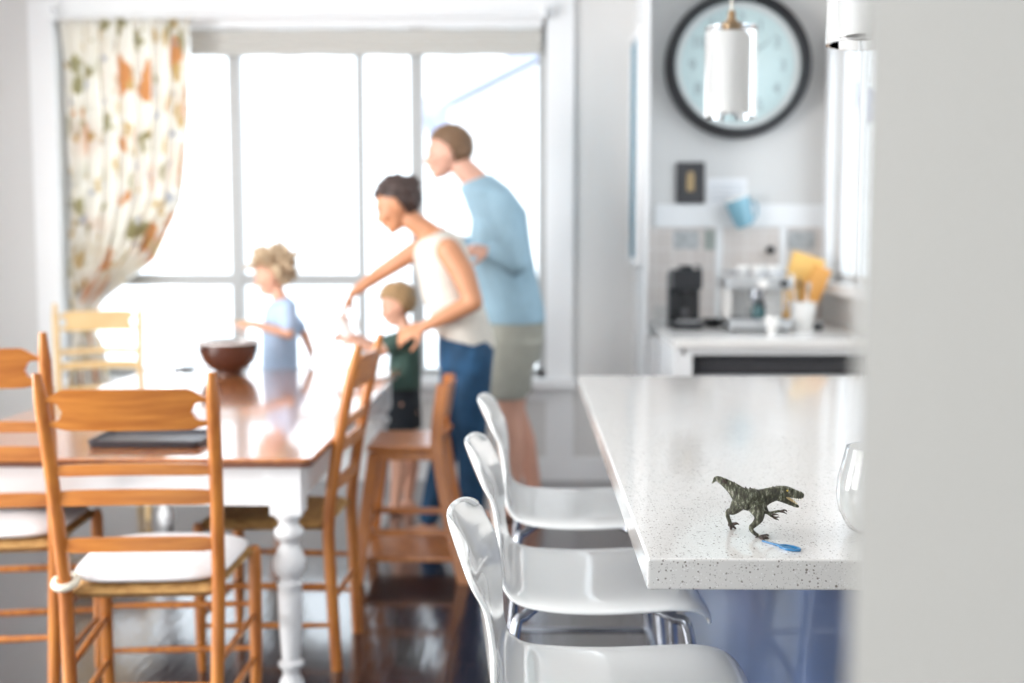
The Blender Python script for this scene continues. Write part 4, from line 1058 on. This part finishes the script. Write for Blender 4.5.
# ---- boy in dark green in front of the woman
def boy_green():
    d = 5.64
    t = thing('person', 'small boy in dark green shirt and dark shorts standing below the woman', 'person', (W(404, 400, d).x, d, 0))
    o = t.location.copy()
    def w(px, py, dd=0): return W(px, py, d+dd)-o
    hc_ = w(397, 306); hf, hu = V((-.92, -.22, -.36)), V((-.32, 0, .93))
    b = B(); head(b, hc_, hf, hu, .86, True); seg(b, w(401, 318), w(405, 331), .034, .038)
    torso(b, [(w(405, 328), V((-.035, 0, -.01)), YY*.05), (w(405, 335), V((-.06, 0, -.01)), YY*.10), (w(405, 360), V((-.068, 0, 0)), YY*.10), (w(404, 390), V((-.07, 0, 0)), YY*.10), (w(404, 415), V((-.07, 0, 0)), YY*.10)])
    sh_n, sh_f = w(403, 340, -.11), w(399, 340, .11)
    el_n, wr_n = w(380, 352, -.16), w(354, 342, -.17)
    limb(b, [(sh_n, .034), (el_n, .026), (wr_n, .019)]); hand5(b, wr_n, V((-1, 0, .35)), V((0, .5, -.8)), .66, .5, 1)
    el_f, wr_f = w(374, 346, .05), w(352, 336, -.02)
    limb(b, [(sh_f, .034), (el_f, .026), (wr_f, .019)]); hand5(b, wr_f, V((-1, 0, .1)), V((0, -.5, -.8)), .66, .5, -1)
    for sy, px in ((-1, 399), (1, 409)):
        h_ = V((0, sy*.055, .56)); k_ = V((w(px, 440).x, sy*.06, .31)); a_ = V((w(px-2, 500).x, sy*.065, .06))
        limb(b, [(h_, .06), (k_, .040), (k_+(a_-k_)*.35+V((.01, 0, 0)), .040), (a_, .026)]); foot(b, a_, V((-1, -.2, 0)), .72)
    obj('body', b, 'skin_child', t, remesh=.0055)
    hair(t, hc_, hf, hu, .88, 'hair_blond', .005, 35, 1.03, low=-.045, front=.06)
    eyes(t, hc_, hf, hu, .86)
    b = B()
    torso(b, [(w(405, 329), V((-.045, 0, -.01)), YY*.06), (w(405, 336), V((-.072, 0, -.01)), YY*.115), (w(405, 360), V((-.080, 0, 0)), YY*.115), (w(404, 388), V((-.085, 0, 0)), YY*.115)])
    limb(b, [(sh_n, .046), (sh_n+(el_n-sh_n)*.55, .042)]); limb(b, [(sh_f, .046), (sh_f+(el_f-sh_f)*.5, .042)])
    obj('shirt', b, 'boygreen', t, remesh=.007)
    b = B(); torso(b, [(w(404, 382), V((-.080, 0, 0)), YY*.112), (w(404, 408), V((-.085, 0, 0)), YY*.115)])
    for sy, px in ((-1, 402), (1, 407)): torso(b, [(V((0, sy*.052, .56)), V((-.078, 0, 0)), YY*.060), (V((w(px, 430).x, sy*.058, .41)), V((-.070, 0, 0)), YY*.062)])
    obj('shorts', b, 'boydark', t, remesh=.008)
boy_green()
# white beaker the woman tips for the boy
bk = thing('measuring_cup', 'white cup held tipped in the far hand of the woman', 'cup', wf+V((-.045, -.02, -.15)))
rt = Matrix.Rotation(math.radians(-35), 3, 'Y'); bm = B()
lathe(bm, [(.0005, -.05), (.028, -.05), (.036, .05), (.033, .05), (.025, -.042), (.0005, -.042)], seg=24)
for v in bm.verts: v.co = rt@v.co
obj('cup', bm, 'ceramic', bk)
part('handle', 'ceramic', bk, lambda b: stube(b, [(.03, 0, .03, .005), (.062, 0, .03, .005), (.064, 0, -.01, .005), (.032, 0, -.03, .005)]))

# ================================================================ toy dinosaur
def dinosaur():
    D0 = 1.712
    base = W(757, 537, D0); base.z = .90
    t = thing('toy_dinosaur', 'green and brown toy dinosaur with open jaws standing on the countertop', 'toy dinosaur', base)
    k = 5.253
    def q(x, y, dd=0, r=None):
        p = W(690+x/k, 450+y/k, D0+dd)-base
        return p if r is None else (*p, r/k/ (F/D0))
    b = B()
    # spine from tail tip to neck (pixel-read points, real depths)
    stube(b, [q(116, 174, .004, 5), q(124, 166, .004, 7), q(138, 150, .003, 14), q(165, 160, .002, 21), q(198, 182, .001, 28), q(232, 208, 0, 38), q(262, 236, 0, 50), q(298, 256, 0, 64), q(335, 262, 0, 67), q(368, 256, 0, 58), q(400, 244, -.001, 49), q(430, 234, -.002, 44), q(460, 228, -.003, 41), q(490, 228, -.004, 37), q(505, 230, -.004, 24)], 20, 5, .62)
    ball(b, q(300, 290), (.0095, .0085, .0085)); ball(b, q(350, 290), (.011, .009, .010))
    # skull, upper jaw
    stube(b, [q(455, 225, -.003, 36), q(492, 219, -.004, 33), q(522, 222, -.005, 28), q(550, 231, -.006, 24), q(580, 238, -.006, 21), q(598, 240, -.006, 11)], 16, 5, .72)
    stube(b, [q(500, 200, -.002, 5), q(515, 203, -.010, 9), q(530, 210, -.010, 5)], 8, 4)
    # lower jaw
    stube(b, [q(470, 245, -.003, 26), q(502, 264, -.004, 18), q(532, 280, -.005, 13), q(556, 291, -.005, 11), q(572, 298, -.005, 6)], 12, 5, 1.1)
    # far leg, pushed back
    stube(b, [q(270, 262, .012, 44), q(248, 292, .016, 38), q(224, 318, .018, 25), q(202, 324, .022, 16), q(197, 342, .025, 12), q(206, 370, .027, 11), q(216, 394, .028, 10)], 14, 5)
    # near leg, planted
    stube(b, [q(345, 300, -.010, 42), q(360, 332, -.014, 34), q(360, 362, -.016, 25), q(342, 388, -.017, 17), q(322, 406, -.018, 14), q(326, 424, -.019, 11), q(348, 444, -.020, 10), q(372, 456, -.021, 9)], 14, 5)
    # arms
    stube(b, [q(372, 300, -.012, 16), q(385, 322, -.017, 12), q(420, 330, -.020, 8), q(460, 322, -.022, 7), q(480, 322, -.023, 6)], 10, 5)
    stube(b, [q(392, 298, .010, 14), q(405, 325, .013, 10), q(425, 345, .013, 7), q(440, 352, .013, 6)], 10, 5)
    # shoulder/hip muscles
    ball(b, q(372, 285, -.010), (.0075, .006, .008)); ball(b, q(345, 300, -.012), (.009, .006, .010)); ball(b, q(262, 262, .010), (.009, .006, .010))
    obj('body', b, 'dino', t, remesh=.00055)
    # toes and fingers with claws
    def claws(name, lst, m='dino_brown'):
        b = B()
        for pts in lst: stube(b, pts, 8, 4)
        return obj(name, b, m, t)
    zc = .0022
    def fl(x, y, dd, r):   # point dropped onto the counter
        p = q(x, y, dd); return (p.x, p.y, r/k/(F/D0)*.9, r/k/(F/D0))
    claws('foot', [[q(372, 456, -.021, 9), fl(385, 462, -.026, 8), fl(402, 462, -.028, 7), fl(415, 462, -.029, 2)],
                   [q(368, 456, -.021, 9), fl(375, 465, -.032, 8), fl(386, 468, -.038, 7), fl(394, 470, -.042, 2)],
                   [q(372, 454, -.020, 9), fl(392, 456, -.014, 7), fl(405, 456, -.011, 6), fl(415, 456, -.009, 2)],
                   [q(355, 448, -.019, 8), fl(350, 460, -.022, 5), fl(342, 462, -.022, 2)]])
    claws('foot', [[q(216, 390, .028, 10), q(232, 388, .026, 9), q(246, 386, .024, 7), q(258, 392, .023, 2)],
                   [q(214, 394, .028, 10), q(216, 412, .028, 8), q(214, 424, .028, 6), q(214, 431, .028, 2)],
                   [q(216, 394, .028, 9), q(230, 404, .032, 7), q(240, 414, .032, 5), q(243, 424, .032, 2)],
                   [q(208, 382, .028, 7), q(202, 394, .028, 4), q(204, 402, .028, 1.5)]])
    claws('hand', [[q(476, 322, -.023, 6), q(492, 316, -.024, 5), q(504, 318, -.025, 4), q(510, 326, -.025, 1.5)],
                   [q(476, 323, -.023, 6), q(490, 326, -.026, 5), q(502, 332, -.027, 3), q(510, 338, -.027, 1.2)]])
    claws('hand', [[q(436, 350, .013, 6), q(450, 354, .012, 5), q(464, 352, .011, 3), q(470, 356, .011, 1.2)],
                   [q(436, 350, .013, 6), q(446, 360, .013, 5), q(460, 364, .013, 3), q(466, 370, .013, 1.2)],
                   [q(430, 345, .013, 6), q(440, 338, .010, 5), q(456, 338, .008, 3), q(466, 342, .008, 1.2)]])
    # crest of small spines
    b = B()
    for i, (x, y, h) in enumerate(((178, 150, 12), (190, 158, 10), (206, 164, 14), (222, 168, 12), (236, 172, 22), (250, 188, 10), (272, 192, 9), (296, 195, 9), (320, 198, 9), (345, 204, 10), (366, 212, 8), (410, 205, 9), (425, 198, 10), (440, 192, 10), (460, 190, 9), (478, 190, 9), (496, 190, 8))):
        p0, p1 = q(x, y+16, 0), q(x-4, y-h*.25, 0)
        for dz_ in (-.0015, .0015): tube(b, [p0+V((0, dz_, 0)), (p0+p1)/2+V((0, dz_, 0)), p1+V((0, dz_*1.3, 0))], [.0032, .0020, .0003], 7)
    obj('crest', b, 'dino_brown', t)
    for dd in (-.0118, .004):
        part('eye', 'yelloweye', t, lambda b, dd=dd: ball(b, q(512, 214, dd), (.0016, .0012, .0014)))
    part('mouth_lining', 'mouth', t, lambda b: stube(b, [q(505, 248, -.005, 10), q(530, 262, -.006, 8), q(552, 278, -.006, 6), q(562, 286, -.006, 3)], 10, 4))
    b = B()
    for x, y, up_ in ((542, 254, -1), (552, 256, -1), (564, 257, -1), (576, 257, -1), (588, 254, -1), (544, 272, 1), (554, 279, 1), (563, 284, 1)):
        for dd in (-.0105, -.002):
            p0 = q(x, y-2*up_*-1, dd); p1 = q(x+1, y-up_*9, dd); tube(b, [p0, p1], [.0008, .0002], 6)
    obj('teeth', b, 'tooth', t)
dinosaur()

# blue toy spoon
z = .9005
a_, b_ = G(762, 541.5, z), G(798, 551, z)
bs = thing('toy_spoon', 'small blue plastic paddle lying on the counter below the dinosaur', 'toy', a_)
dv = (b_-a_); L_ = dv.length; dn = dv.normalized(); sn = V((-dn.y, dn.x, 0))
part('handle', 'spoon', bs, lambda b: loft(b, [[dn*L_*t_-sn*w_, dn*L_*t_+sn*w_, dn*L_*t_+sn*w_+V((0, 0, .0022)), dn*L_*t_-sn*w_+V((0, 0, .0022))] for t_, w_ in ((0, .0012), (.2, .002), (.45, .003), (.6, .0055))]), bevel=.0006, smooth=False)
def ring_(b):
    c = dn*L_*.78; outer, inner = [], []
    rings = []
    for i in range(33):
        a = 2*PI*i/32; e = dn*math.cos(a)*L_*.24+sn*math.sin(a)*.0085; n2 = dn*math.cos(a)*.0022+sn*math.sin(a)*.0022
        rings.append([c+e-n2, c+e+n2, c+e+n2+V((0, 0, .003)), c+e-n2+V((0, 0, .003))])
    loft(b, rings, cap=False)
part('loop', 'spoon', bs, ring_)
part('blade', 'spoon', bs, lambda b: ball(b, dn*L_*.70+V((0, 0, .0012)), (L_*.15, L_*.15*.45, .0012), Matrix.Rotation(math.atan2(dn.y, dn.x), 3, 'Z')))
